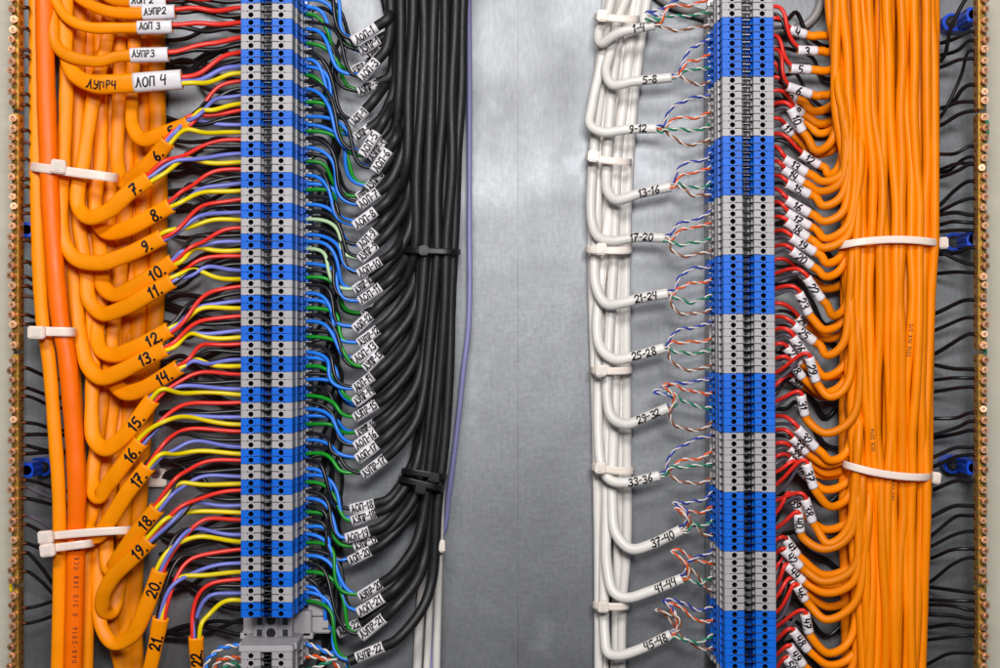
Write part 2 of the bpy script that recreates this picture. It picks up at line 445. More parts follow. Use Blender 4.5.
# rails behind the blocks
for cx, lab, tilt in ((LCX, 'steel mounting rail carrying the left terminal strip', 0), ((748.6 - 500) * fac(HF) * S, 'steel mounting rail carrying the right terminal strip', RT)):
    mb = MB()
    mb.box((-12 * S, -3 * S, -.4), (12 * S, -.3 * S, .4)); mb.box((-25 * S, -10 * S, -.4), (-12 * S, -7 * S, .4)); mb.box((12 * S, -10 * S, -.4), (25 * S, -7 * S, .4))
    mb.box((-12 * S, -9.9 * S, -.4), (-10 * S, -3.1 * S, .4)); mb.box((10 * S, -9.9 * S, -.4), (12 * S, -3.1 * S, .4))
    o = mb.build('mounting_rail', M['steel']); o.location = (cx, -.0003, 0); o.rotation_euler = (0, tilt, 0); o['label'] = lab; o['category'] = 'rail'

# end bracket and the second, grey strip below the left one
def zf(y, h): return (334 - y) * fac(h) * S
b = thing('end_bracket', 'grey plastic end bracket between blue blocks and the lower grey strip', 'end bracket', (LCX, 0, zf(628, 60)))
mb = MB(); zz = zf(619.5, 108), zf(641, 70)
z0, z1 = zf(640.5, 70), zf(617, 80)
def lb(mb, x0, h0, x1, h1, za, zb, mi=0, bev=0): mb.box((LCX + x0 * S, -h1 * S, za), (LCX + x1 * S, -h0 * S, zb), mi, bev)
lb(mb, -31, 10, 34, 52, z0, z1, 0, .0006); lb(mb, -19, 52, 18, 66, z0, z1, 0, .0004); lb(mb, -8, 66, 5, 70, z0, z1, 0, .0003)
mb.build('bracket_body', M['block_grey'], b)
for zc in (zf(622, 70), zf(634, 70)):
    for xa in (-15.5, 9):
        mb = MB(); lb(mb, xa, 60, xa + 5, 66.3, zc - 3.5 * S, zc + 3.5 * S); mb.build('slot', M['block_dark'], b)  # proud dark box, the slot's shade put into its colour
for zc in (zf(620, 70), zf(633, 70)):
    mb = MB(); mb.cyl((LCX - 1.5 * S, -64 * S, zc), 4.6 * S, 6.4 * S, n=18); mb.build('clamp_screw', M['dark_steel'], b)
for za, zb in ((zf(616, 40), zf(599, 40)), (zf(633, 40), zf(617, 40))):
    mb = MB(); lb(mb, 30, 12, 52, 42, za, zb, 0, .0008); lb(mb, 44, 40, 50, 46, za + 6 * S, zb - 2 * S, 0, .0003); mb.build('side_latch', M['block_grey'], b)
e = thing('end_cover', 'grey end cover plate on top of the lower grey terminal blocks', 'end cover', (LCX, 0, zf(648, 108)))
mb = MB(); za, zb = zf(652, 108), zf(645.5, 108)
lb(mb, -27, 20, 27, 98, za, zb, 0, .0004); lb(mb, -25, 97, 25, 109, za, zb, 0, .0006); lb(mb, -34, 12, 36, 52, za, zb, 0, .0004)
mb.build('cover_plate', M['block_grey'], e)
for i in range(3):
    y = 655.8 + i * 7.6
    bl = copy_thing(protoL['grey'], ['uppermost grey block of the short lower strip, directly under the end cover', 'grey block of the lower strip, second under the end cover', 'grey block of the lower strip, cut by the bottom edge'][i], (LCX, 0, zf(y, HF)))
    bl['group'] = 'terminal blocks of the lower grey strip'

# ------------------------------------------------------------------ left orange cables
def orange_cable(label, pts, r, flat, m, cat='cable', group=None, jname='jacket', step=2.6, wob=.07, hollow=True, rfun=None, sq=.78):
    c = catmull(pts, step)
    root = thing('orange_cable', label, cat, P(c[-1]), group)
    tube(jname, c, r, m, root, flat=flat, sides=24, hollow=hollow, wob=wob, rfun=rfun, sq=sq)
    return root, c
GL = 'orange cables of the left bundle'
WM = {'red': 'red_wire', 'black': 'black_wire', 'blue': 'violet_wire', 'yellow': 'yellow_wire'}
def core(root, p0, dv, p3, col, m, amp=3., r=2.5, hump=6., l0=.35, l1=.4, endv=(1, 0), ph=None, n=26):
    d = math.hypot(p3[0] - p0[0], p3[1] - p0[1])
    q = bez(p0, (p0[0] + dv[0] * d * l0, p0[1] + dv[1] * d * l0, p0[2] + hump * .35), (p3[0] - endv[0] * d * l1, p3[1] - endv[1] * d * l1, p3[2] + hump), p3, n)
    ph = U(0, 6.28) if ph is None else ph
    for i, v in enumerate(q):
        u = i / n; e = math.sin(math.pi * u) ** 1.3
        v.y += amp * e * math.sin(6.28 * u * 1.15 + ph); v.z += hump * .5 * e * math.sin(5 * u + ph * 1.7)
    tube('wire', q, r, m, root, label=col + ' wire', sides=8)
LC = {
 5: [t('L1', 530, -20, 24), t('L1', 527, 200, 28), t('L1', 518, 400, 40), t('L1', 522, 500, 50), t('L1', 560, 548, 56), t('L1', 640, 525, 60), t('L1', 742, 486, 64)],
 6: [t('L1', 470, -20, 20), t('L1', 470, 400, 26), t('L1', 462, 640, 34), t('L1', 485, 715, 46), t('L1', 545, 680, 58), t('L1', 600, 630, 62), t('L1', 660, 555, 68)],
 7: [t('L1', 425, -20, 32), t('L1', 424, 130, 36), t('L1', 365, 400, 45), t('L1', 322, 668, 52), t('L2', 308, 100, 56), t('L2', 308, 185, 59), t('L2', 350, 226, 66), t('L2', 430, 198, 70), t('L2', 505, 130, 72), t('L2', 588, 72, 74)],
 8: [t('L1', 395, -20, 24), t('L1', 395, 300, 26), t('L1', 392, 668, 30), t('L2', 380, 90, 34), t('L2', 378, 225, 40), t('L2', 415, 283, 50), t('L2', 500, 270, 60), t('L2', 590, 225, 64), t('L2', 672, 178, 68)],
 9: [t('L1', 262, -20, 40), t('L1', 262, 300, 44), t('L1', 248, 668, 50), t('L2', 240, 150, 56), t('L2', 248, 300, 60), t('L2', 295, 385, 64), t('L2', 385, 405, 68), t('L2', 500, 372, 70), t('L2', 640, 303, 73)],
 10: [t('L1', 345, -20, 20), t('L1', 350, 500, 24), t('L2', 375, 200, 28), t('L2', 402, 420, 42), t('L2', 405, 495, 50), t('L2', 450, 530, 58), t('L2', 540, 492, 64), t('L2', 682, 398, 68)],
 11: [t('L1', 310, -20, 28), t('L1', 305, 600, 32), t('L2', 310, 250, 38), t('L2', 340, 440, 46), t('L2', 350, 550, 52), t('L2', 400, 604, 58), t('L2', 490, 580, 66), t('L2', 580, 530, 70), t('L2', 677, 474, 73)],
 12: [t('L1', 450, -20, 14), t('L1', 440, 500, 16), t('L2', 425, 300, 20), t('L2', 395, 560, 34), t('L3', 382, 30, 46), t('L3', 400, 82, 54), t('L3', 450, 98, 60), t('L3', 530, 72, 66), t('L3', 668, -2, 69)],
 13: [t('L1', 285, -20, 20), t('L2', 280, -20, 26), t('L2', 288, 400, 36), t('L2', 305, 620, 46), t('L3', 322, 60, 54), t('L3', 345, 140, 60), t('L3', 395, 187, 66), t('L3', 470, 165, 70), t('L3', 560, 118, 72), t('L3', 652, 73, 74)],
 14: [t('L1', 500, -20, 12), t('L1', 500, 500, 14), t('L2', 490, 300, 18), t('L3', 445, 0, 30), t('L3', 432, 140, 40), t('L3', 455, 215, 50), t('L3', 495, 246, 58), t('L3', 560, 232, 63), t('L3', 705, 145, 69)],
 15: [t('L1', 350, -20, 10), t('L2', 350, 300, 26), t('L2', 362, 600, 38), t('L3', 366, 120, 46), t('L3', 360, 330, 54), t('L3', 370, 430, 60), t('L3', 415, 466, 66), t('L3', 480, 425, 70), t('L3', 600, 272, 74)],
 16: [t('L2', 400, -40, 12), t('L2', 405, 500, 20), t('L3', 405, 200, 28), t('L3', 375, 480, 42), t('L3', 362, 600, 52), t('L3', 385, 655, 62), t('L3', 430, 600, 68), t('L3', 555, 438, 74)],
 17: [t('L2', 450, -40, 10), t('L3', 450, 200, 22), t('L3', 405, 560, 32), t('L4', 362, 60, 46), t('L4', 345, 118, 56), t('L4', 378, 152, 64), t('L4', 430, 90, 69), t('L3', 500, 640, 73), t('L3', 582, 535, 76)],
 18: [t('L2', 480, 0, 8), t('L3', 470, 300, 16), t('L4', 430, 0, 34), t('L4', 418, 180, 48), t('L4', 430, 278, 58), t('L4', 475, 225, 65), t('L4', 535, 140, 69), t('L4', 618, 40, 73)],
 19: [t('L3', 520, 0, 12), t('L4', 490, 60, 26), t('L4', 480, 260, 32), t('L4', 462, 380, 42), t('L4', 438, 448, 50), t('L4', 408, 440, 58), t('L4', 406, 385, 64), t('L4', 445, 310, 68), t('L4', 515, 240, 71), t('L4', 590, 165, 75)],
 20: [t('L3', 400, 300, 20), t('L4', 392, 60, 34), t('L4', 388, 400, 50), t('L4', 402, 515, 58), t('L4', 450, 572, 64), t('L4', 520, 538, 69), t('L4', 570, 440, 72), t('L4', 628, 284, 75)],
 21: [t('L4', 545, 790, 50), t('L4', 590, 668, 60), t('L4', 612, 570, 66), t('L4', 632, 470, 71)],
 22: [t('L4', 780, 790, 40), t('L4', 774, 668, 48), t('L4', 770, 545, 56)],
}
SIDE = {5: 'just below the ЛОП 4 sleeve', 6: 'squeezed above cable 7'}
for n, pts in LC.items():
    num = n
    narrow = 7.6 if n not in (5, 22) else 7.0
    def rf(u, a=.92): return a + .16 * min(1, max(0, (u - .6) / .25))
    root, c = orange_cable('orange cable with the handwritten number %d on its end, left bundle' % n, pts, narrow, .58, M['orange_pvc'], group=GL, rfun=rf)
    a = arc(c); H = 10.2 if n not in (5, 6) else 8.8
    txt = '%d.' % n
    tw = text_width(txt, H, .14)
    endgap = {9: 5, 15: 9, 21: 10, 22: 8, 20: 8, 19: 7}.get(n, 4)
    handwriting(txt, c, a[-1] - endgap - tw, H, narrow * 1.085, root, .59, w=2.1, gap=.16, slant=.12, sq=.78)
    e = c[-1]; dv = (c[-1] - c[-6]); dv = Vector((dv.x, dv.y)).normalized(); nrm = Vector((-dv.y, dv.x))
    offs = [-3.3, -1.1, 1.1, 3.3]; random.shuffle(offs)
    for k, cn in enumerate(WN):
        y = ent(lrow_y(n, k)) + U(-.8, .8)
        hp = {'yellow': 12, 'blue': 8, 'red': 7, 'black': 0}[cn]
        s = offs[k]
        p0 = (e.x + nrm.x * s - dv.x * 6, e.y + nrm.y * s - dv.y * 6, e.z + (-.4 if cn == 'yellow' else -.8))
        l0 = U(.26, .46)
        if n >= 17: l0 = U(.42, .66)
        core(root, p0, dv, (250, y, 46), cn, M[WM[cn]], amp=U(2, 5.5), hump=hp, l0=l0, l1=U(.5, .85), r=2.4 if cn == 'yellow' else 2.15)
# upper cables with white sleeves
UC = [
 ('ЛОП 2', 2, 0, [t('L1', 330, -150, 50), t('L1', 375, -60, 56), t('L1', 430, -8, 60), t('L1', 520, 6, 62), t('L1', 655, 4, 62)], 5.6, 140, 'orange cable whose white sleeve is cut by the top edge, left bundle'),
 ('ЛУПР2', 2, 1, [t('L1', 270, -90, 46), t('L1', 310, -10, 54), t('L1', 400, 38, 60), t('L1', 480, 52, 62), t('L1', 690, 46, 63)], 5.8, 128, 'orange cable with white sleeve marked ЛУПР2, upper left bundle'),
 ('ЛОП 3', 3, 0, [t('L1', 205, -90, 56), t('L1', 222, 10, 62), t('L1', 270, 75, 66), t('L1', 350, 108, 68), t('L1', 450, 110, 68), t('L1', 678, 106, 66)], 5.4, 138, 'orange cable with white sleeve marked ЛОП 3, upper left bundle'),
 ('ЛУПР3', 3, 1, [t('L1', 210, -90, 52), t('L1', 210, 80, 58), t('L1', 218, 170, 62), t('L1', 262, 216, 66), t('L1', 380, 242, 68), t('L1', 470, 222, 68), t('L1', 662, 214, 66)], 6.0, 148, 'orange cable with white sleeve marked ЛУПР3, upper left bundle'),
 ('ЛОП 4', 4, 0, [t('L1', 262, -90, 50), t('L1', 258, 120, 55), t('L1', 262, 230, 60), t('L1', 300, 300, 66), t('L1', 370, 330, 70), t('L1', 450, 330, 71), t('L1', 715, 312, 70)], 8.6, 190, 'broad orange cable marked ЛУПР4 with white sleeve ЛОП 4'),
]
for txt, n, wh, pts, r, sl, lab in UC:
    def rf2(u, n=n): return (.8 + .3 * min(1, max(0, (u - .35) / .3))) if n == 4 else 1
    root, c = orange_cable(lab, pts, r, .8 if n != 4 else .55, M['orange_pvc'], group=GL, rfun=rf2)
    a = arc(c); s1 = a[-1] + 0.0; s0 = s1 - sl / 3.928
    rs = (r * 1.16 if n != 4 else r * 1.1) + .5
    fl = .9 if n != 4 else .66
    sp = cut(c, s0, s1); mbs = MB(); sweep(mbs, sp, rs, flat=fl, sides=24, hollow=True, sq=.82); sl_o = mbs.build('sleeve', M['sleeve_white'], root)
    H = 6.3 if n != 4 else 9.4
    handwriting(txt, sp, 2.5, H, rs, sl_o, fl, w=1.35 if n != 4 else 1.6, gap=.12, boff=1.6 if n != 4 else .8, slant=.1, sq=.82)
    if n == 4: handwriting('ЛУПР4', c, s0 - 38, 8.0, r * 1.09, root, .56, w=1.5, sq=.78, gap=.14, boff=-.5, slant=.1)
    e = c[-1]; dv = Vector((1, .03))
    cols = [('red', 0), ('black', 1)] if n != 4 else [('red', 0), ('black', 1), ('blue', 2), ('yellow', 3)]
    for cn, k in cols:
        y = ent(lrow_y(n, k + (2 * wh if n != 4 else 0)))
        p0 = (e.x - 5, e.y + (k - 1) * 2.2, e.z - (2 if cn == 'black' else 0))
        core(root, p0, dv, (250, y, 46), cn, M[WM[cn]], amp=U(1.5, 3), hump={'yellow': 9, 'red': 6, 'blue': 6, 'black': 2}[cn])
# long unnumbered cables
def longc(lab, pts, r, m, flat=.8, txt=None, **kw):
    root, c = orange_cable(lab, pts, r, flat, m, group=GL, hollow=False, wob=.03)
    return root, c
longc('outermost orange cable of the left bundle, beside the left brass bar', [t('L1', 140, -40, 46), t('L1', 142, 400, 50), t('L2', 146, 200, 54), t('L2', 168, 640, 56), t('L3', 190, 100, 58), t('L3', 215, 400, 60), t('L4', 232, 0, 60), t('L4', 234, 350, 58), t('L4', 226, 720, 56)], 6.9, M['orange_pvc'])
rB, cB = longc('smooth red-orange cable with vertical printed line, second in the left bundle', [t('L1', 176, -40, 58), t('L1', 180, 300, 60), t('L1', 192, 640, 62), t('L2', 200, 200, 62), t('L2', 238, 640, 64), t('L3', 262, 100, 64), t('L3', 290, 400, 64), t('L3', 302, 640, 64), t('L4', 298, 200, 62), t('L4', 292, 450, 62), t('L4', 286, 720, 62)], 9.2, M['orange_red_pvc'], rfun=None)
rev = cB[::-1]
handwriting('068-2016  0 3/0 SKB ПСК 2016', rev, 20, 4.2, 9.2, rB, .8, sq=.78, w=.62, gap=.6, jit=0, boff=-1, name='printed_line')
rC, cC = longc('orange cable emerging right of the red-orange one below the double tie', [t('L1', 262, -40, 20), t('L2', 255, 300, 30), t('L3', 300, 300, 36), t('L4', 325, 60, 40), t('L4', 342, 300, 46), t('L4', 340, 720, 50)], 6.6, M['orange_pvc'])
longc('rearmost orange cable along the right side of the left bundle', [t('L1', 615, -40, 12), t('L1', 618, 400, 12), t('L2', 625, 300, 12), t('L3', 600, 100, 12), t('L3', 555, 500, 14), t('L4', 545, 60, 16), t('L4', 525, 420, 18), t('L4', 535, 720, 20)], 8.6, M['orange_pvc'])
longc('orange cable second from the right at the back of the left bundle', [t('L1', 560, -40, 10), t('L1', 556, 400, 10), t('L2', 560, 300, 11), t('L3', 535, 100, 12), t('L3', 500, 500, 16), t('L4', 485, 200, 20), t('L4', 500, 720, 24)], 8, M['orange_pvc'])
longc('orange cable low in the middle at the back of the left bundle', [t('L2', 515, -40, 8), t('L2', 520, 400, 10), t('L3', 480, 200, 12), t('L4', 420, 100, 20), t('L4', 425, 400, 24), t('L4', 490, 720, 26)], 7.6, M['orange_pvc'])

# ------------------------------------------------------------------ cable ties
def tie(label, x0, y0, x1, y1, hf, hb, m, head=None, width=8.5, bow=0., hh=None, headsz=(9, 11, 7), group='white cable ties'):
    """closed strap round a bundle, from (x0,y0) at its left to (x1,y1) at its right"""
    hm = (hf + hb) / 2; n = 56
    root = thing('cable_tie', label, 'cable tie', P(((x0 + x1) / 2, (y0 + y1) / 2, hf)), group)
    pts = []
    for i in range(n):
        a = 2 * math.pi * i / n
        c, s = math.cos(a), math.sin(a)
        u = math.copysign(abs(c) ** .55, c); v = math.copysign(abs(s) ** .55, s)
        k = (u + 1) / 2
        pts.append(Vector((x0 + (x1 - x0) * k, y0 + (y1 - y0) * k - (bow * (1 - u * u) if v > 0 else 0), hm + v * (hf - hb) / 2)))
    w = [P(p) for p in pts]; mb = MB(); vs = []
    cen = P(((x0 + x1) / 2, (y0 + y1) / 2, hm)); along = (P((x1, y1, hm)) - P((x0, y0, hm))).normalized()
    axis = Vector((0, -1, 0)).cross(along).normalized()
    th = 1.7 * S; hw = width * .5 * S
    for i in range(n):
        tg = (w[(i + 1) % n] - w[i - 1]).normalized(); nr = tg.cross(axis).normalized()
        if nr.dot(w[i] - cen) < 0: nr = -nr
        ax = nr.cross(tg).normalized(); ax = ax if ax.dot(axis) > 0 else -ax
        e = .35 * hw
        vs += [w[i] - ax * hw, w[i] - ax * hw + nr * th * .7, w[i] - ax * (hw - e) + nr * th, w[i] + ax * (hw - e) + nr * th, w[i] + ax * hw + nr * th * .7, w[i] + ax * hw]
    fs = []
    for i in range(n):
        j = (i + 1) % n
        for q in range(6): fs.append([i * 6 + q, i * 6 + (q + 1) % 6, j * 6 + (q + 1) % 6, j * 6 + q])
    mb.add(vs, fs, 0, False); mb.build('strap', m, root)
    hx, hy = head; h0 = hf if hh is None else hh
    c = P((hx, hy, h0)); k = S
    mb = MB(); a, b, d = headsz
    mb.box(c + Vector((-a / 2 * k, -d * k, -b / 2 * k)), c + Vector((a / 2 * k, .5 * k, b / 2 * k)), 0, 1.2 * k)
    rot = Matrix.Rotation(-math.atan2(y1 - y0, x1 - x0) if abs(x1 - x0) > 1 else 0, 3, 'Y').inverted()
    mb.box(c + Vector((-a * .22 * k, -(d + .5) * k, -b * .3 * k)), c + Vector((a * .22 * k, -d * k + .3 * k, b * .3 * k)), 0, .2 * k)
    mb.v = [tuple(rot @ (Vector(v) - c) + c) for v in mb.v]
    mb.build('tie_head', m, root)
    return root
tie('pale pink cable tie round the left orange bundle above cable 7', 31, 166.5, 117, 178, 72, 8, M['nylon_pink'], (59.5, 167), hh=72, headsz=(14, 13, 6))
tie('white cable tie with head beside the left brass bar, mid height', 32, 331, 75, 332, 75, 14, M['nylon_pink'], (38, 332.5), headsz=(16, 12, 7))
tie('upper of two white cable ties low on the left bundle', 42, 537, 131, 530, 76, 8, M['nylon_pink'], (47, 536.5), bow=1, headsz=(14, 12, 7), width=7.4)
tie('lower of two white cable ties low on the left bundle', 44, 549, 93, 543, 78, 20, M['nylon_pink'], (49, 549.5), headsz=(14, 12, 7), width=7.4)
tie('long white cable tie round the right orange bundle, upper', 838, 246, 938, 243, 80, 6, M['nylon_pink'], (941, 243.3), bow=5, hh=40, headsz=(9, 11, 10), width=6.8)
tie('long white cable tie round the right orange bundle, lower', 844, 464, 931, 477, 80, 6, M['nylon_pink'], (933.5, 477), bow=-4, hh=40, headsz=(9, 11, 10), width=6.8)
GB = 'black cable ties'
tie('black cable tie round the middle of the black cable bundle', 404, 250, 459, 252, 64, 4, M['nylon_black'], (424, 250.5), headsz=(9, 9, 6), width=6, group=GB)
tie('upper black cable tie of the pair low on the black bundle', 403, 471, 446, 477, 66, 4, M['nylon_black'], (434, 477), headsz=(10, 9, 6), width=6, group=GB)
tie('lower black cable tie of the pair low on the black bundle', 400, 479, 443, 489, 68, 6, M['nylon_black'], (421, 488), headsz=(10, 10, 6), width=6, group=GB)
for lab, x0, y0, x1, y1, hd in (('topmost white tie on the white cable bundle, above 1-4', 596, 16, 638, 19, (602, 16.5)), ('white tie on the white cable bundle between 9-12 and 13-16', 587, 157, 630, 162, (593, 156.5)), ('white tie on the white cable bundle just under 17-20', 587, 249, 631, 250, (601, 249)),
                           ('white tie on the white cable bundle just under 25-28', 592, 370, 631, 370, (601, 370.5)), ('white tie on the white cable bundle beside 33-36', 593, 467, 633, 471, (600, 467.5)), ('white tie on the white cable bundle under 41-44', 594, 605, 628, 606, (603, 606))):
    tie(lab, x0, y0, x1, y1, 43, 1, M['nylon'], hd, width=7, headsz=(10, 11, 6), bow=-1)
tie('small white cable tie on two white cables beside the black bundle', 432, 545, 442.5, 545, 40, 6, M['nylon'], (440.5, 545), hh=40, headsz=(9, 12, 8), width=8)

# ------------------------------------------------------------------ black cables
BS = [  # name, n, tile, x0, y0, x1, y1, h, which
 ('ЛОП-1', 1, 'B1', 480, 165, 575, 105, 60, 0), ('ЛУПР-1', 1, 'B1', 510, 205, 585, 155, 48, 1), ('ЛОП-2', 2, 'B1', 545, 218, 590, 170, 38, 0), ('ЛУПР-2', 2, 'B1', 478, 285, 545, 248, 34, 1),
 ('ЛОП-3', 3, 'B1', 512, 312, 577, 238, 60, 0), ('ЛУПР-3', 3, 'B1', 502, 362, 580, 325, 42, 1), ('ЛОП-4', 4, 'B1', 478, 488, 532, 432, 50, 0), ('ЛУПР-4', 4, 'B1', 490, 545, 548, 503, 44, 1),
 ('ЛОП-5', 5, 'B1', 518, 612, 577, 520, 60, 0), ('ЛУПР-5', 5, 'B1', 545, 625, 608, 555, 46, 1), ('ЛОП-6', 6, 'B1', 565, 675, 622, 590, 60, 0), ('ЛУПР-6', 6, 'B2', 540, 115, 592, 50, 44, 1),
 ('ЛОП-7', 7, 'B2', 505, 182, 582, 125, 52, 0), ('ЛОП-8', 8, 'B2', 488, 262, 572, 200, 60, 0), ('ЛУПР-7', 7, 'B2', 500, 150, 545, 120, 36, 1), ('ЛУПР-8', 8, 'B2', 500, 250, 570, 215, 36, 1),
 ('ЛОП-9', 9, 'B2', 508, 345, 572, 278, 54, 0), ('ЛУПР-9', 9, 'B2', 508, 392, 575, 332, 58, 1), ('ЛОП-10', 10, 'B2', 503, 450, 592, 396, 60, 0), ('ЛУПР-10', 10, 'B2', 488, 515, 555, 468, 52, 1), ('ЛОП-11', 11, 'B2', 508, 558, 592, 498, 60, 0),
 ('ЛУПР-11', 11, 'B2', 520, 612, 575, 580, 36, 1), ('ЛОП-12', 12, 'B2', 488, 668, 552, 610, 56, 0), ('ЛУПР-12', 12, 'B3', 505, 55, 582, -2, 56, 1), ('ЛОП-13', 13, 'B3', 488, 122, 575, 55, 58, 0), ('ЛУПР-13', 13, 'B3', 530, 155, 592, 90, 58, 1),
 ('ЛОП-14', 14, 'B3', 488, 235, 560, 180, 60, 0), ('ЛУПР-14', 14, 'B3', 488, 288, 560, 232, 56, 1), ('ЛУПР-15', 15, 'B3', 488, 348, 578, 290, 60, 1), ('ЛОП-15', 15, 'B3', 500, 310, 560, 268, 40, 0), ('ЛУПР-16', 16, 'B3', 498, 410, 570, 365, 42, 1),
 ('ЛОП-16', 16, 'B3', 492, 460, 575, 400, 60, 0), ('ЛОП-17', 17, 'B3', 498, 510, 578, 450, 60, 0), ('ЛУПР-17', 17, 'B3', 522, 572, 610, 503, 62, 1),
 ('ЛОП-18', 18, 'B4', 472, 45, 568, 22, 56, 0), ('ЛУПР-18', 18, 'B4', 478, 92, 572, 58, 60, 1), ('ЛОП-19', 19, 'B4', 455, 160, 548, 130, 60, 0), ('ЛУПР-19', 19, 'B4', 488, 195, 575, 155, 52, 1),
 ('ЛОП-20', 20, 'B4', 468, 250, 552, 208, 54, 0), ('ЛУПР-20', 20, 'B4', 508, 390, 595, 335, 62, 1), ('ЛОП-21', 21, 'B4', 503, 452, 602, 390, 58, 0), ('ЛОП-22', 22, 'B4', 425, 532, 512, 490, 38, 0),
 ('ЛУПР-21', 21, 'B4', 513, 545, 605, 470, 62, 1), ('ЛУПР-22', 22, 'B4', 500, 627, 603, 583, 62, 1)]
order = sorted(range(len(BS)), key=lambda i: t(BS[i][2], BS[i][5], BS[i][6])[1])
rank = {j: i for i, j in enumerate(order)}
NB = len(BS)
def lerp(a, b, u): return a + (b - a) * u
def ilerp(tab, y):
    for (a, xa), (b, xc) in zip(tab, tab[1:]):
        if y <= b: return lerp(xa, xc, max(0, (y - a) / (b - a)))
    return tab[-1][1]
random.seed(21)
layer = [12, 46, 28, 54, 20, 40]
for bi, (txt, n, tl, x0, y0, x1, y1, h, wh) in enumerate(BS):
    a = Vector(t(tl, x0, y0, h)); e = Vector(t(tl, x1, y1, h - 1)); d = (e - a); d.normalize()
    i = rank[bi]; u = i / (NB - 1); hl = layer[i % 6]
    xt = lerp(385, 465, u) + U(-1.5, 1.5)
    # horizontal place in the bundle at the two ties and at the top of the frame
    def xb(y):
        Lx = ilerp([(-60, 379), (0, 382), (130, 392), (250, 404), (400, 404), (478, 403), (560, 410), (640, 420)], y)
        Rx = ilerp([(-60, 467), (0, 466), (250, 457), (400, 449), (478, 443), (540, 435), (640, 432)], y)
        i0 = (NB - 1) * max(0, min(1, (y - 25) / 610)); v = max(0, min(1, (i - i0) / max(3, NB - 1 - i0)))
        return lerp(Lx + 2, Rx - 2, v)
    pre = [a - d * 9] if txt == 'ЛУПР-22' else []
    pts = pre + [a, e, e + d * 14 + Vector((0, -1, 2))]
    yj = e.y - 32 - max(0, xb(e.y - 45) - e.x) * .75
    xm = xb(yj)
    if xm - e.x > 14: pts.append(Vector((lerp(pts[-1].x, xm, .72), lerp(pts[-1].y, yj, .52), lerp(h, hl, .5))))
    pts.append(Vector((xm, yj, hl)))
    y = yj - 75
    while y > -60:
        pts.append(Vector((xb(y) + U(-1.8, 1.8), y, hl + U(-3, 3)))); y -= 70
    pts.append(Vector((xb(-60), -62, hl)))
    c = catmull(pts, 3.0)
    root = thing('black_cable', 'black cable with white sleeve marked %s' % txt, 'cable', P(e), 'black cables with white sleeves')
    r = U(4.8, 5.5)
    tube('jacket', c, r, M['black_rubber'], root, sides=12, wob=.02)
    L0 = 9 if pre else 0; L1 = L0 + (e - a).length
    sp = cut(c, max(.01, L0 - 1), L1); rs = r + .5
    ms = MB(); sweep(ms, sp, rs, sides=18, hollow=True); so = ms.build('sleeve', M['sleeve_white'], root)
    H = 6.9; Ls = L1 - L0; tw = text_width(txt, H, .12)
    handwriting(txt, sp, max(1.5, (Ls - tw) * .5), H, rs, so, w=1.45, gap=.12, squash=min(1, (Ls - 3) / tw), slant=.08, boff=U(-.3, .8))
    cols = [('black', 'black_wire', 0), ('blue', 'blue_wire', 1)] if wh == 0 else [('black', 'black_wire', 2) if n % 2 else ('blue', 'blue_wire', 2), ('green', 'pale_green_wire' if n in (9, 10) else 'green_wire', 3)]
    p3 = (c[0].x + d.x * 5, c[0].y + d.y * 5, c[0].z)
    for cn, mn, k in cols:
        y = ent(lrow_y(n, k)) + U(-1, 1)
        p0 = (300, y, 46); dist = math.hypot(p3[0] - p0[0], p3[1] - y)
        q = bez(p0, (p0[0] + (p3[0] - p0[0]) * U(.75, 1.15), y - U(2, 9), 46 + U(6, 18)), (p3[0] - (p3[0] - p0[0]) * U(.5, .95), p3[1] + U(0, 7), p3[2] + U(0, 8)), (p3[0], p3[1] + U(-1.2, 1.2), p3[2]), 28)
        ph = U(0, 6.3)
        for j, v in enumerate(q):
            uu = j / 28; v.y += 2 * math.sin(math.pi * uu) * math.sin(6 * uu + ph); v.x += 1.5 * math.sin(math.pi * uu) * math.sin(5 * uu + ph)
        tube('wire', q, 1.95, M[mn], root, label=cn + ' wire', sides=8)
# spare black wires looping beside the strip
for j in range(30):
    y = 20 + j * 20 + U(-8, 8); x = 304
    c = catmull([(x, y, 30), (x + U(14, 22), y - U(0, 6), 26), (x + U(26, 38), y + U(8, 24), 20), (x + U(20, 36), y + U(34, 60), 16), (x + U(8, 26), y + U(70, 95), 12)], 3)
    o = tube('wire', c, 1.9, M['black_wire'], sides=8); o['label'] = 'thin black wire looping deep beside the right flank of the left strip'; o['category'] = 'wire'; o['group'] = 'deep black wires right of the left strip'
# lavender and white cables next to the black bundle
c = catmull([t('B1', 938, -40, 14), t('B1', 940, 300, 14), t('B2', 940, 200, 14), t('B2', 938, 640, 14), t('B3', 918, 150, 12), t('B3', 885, 450, 10), t('B3', 858, 660, 8), t('B4', 845, 110, 6), t('B4', 815, 190, 5), t('B4', 800, 420, 5), t('B4', 790, 720, 5)], 4)
o = tube('lavender_cable', c, 2.6, M['lavender'], sides=10); o['label'] = 'thin lavender cable running down the right side of the black bundle'; o['category'] = 'cable'
for lab, pts, r in (('white cable nearer the black bundle, running off the bottom edge', [t('B3', 780, 500, 6), t('B4', 765, 250, 8), t('B4', 748, 420, 10), t('B4', 732, 720, 10)], 4.4),
                    ('white cable held by the small tie, running off the bottom edge', [t('B3', 838, 450, 6), t('B4', 828, 10, 12), t('B4', 822, 200, 28), t('B4', 816, 420, 22), t('B4', 810, 720, 14)], 4.0),
                    ('slim white cable between the two others left of the small tie', [t('B3', 800, 450, 4), t('B4', 800, 60, 6), t('B4', 792, 300, 8), t('B4', 770, 720, 8)], 3.6)):
    o = tube('white_cable', catmull(pts, 4), r, M['white_pvc'], sides=12); o['label'] = lab; o['category'] = 'cable'; o['group'] = 'white cables by the black bundle'

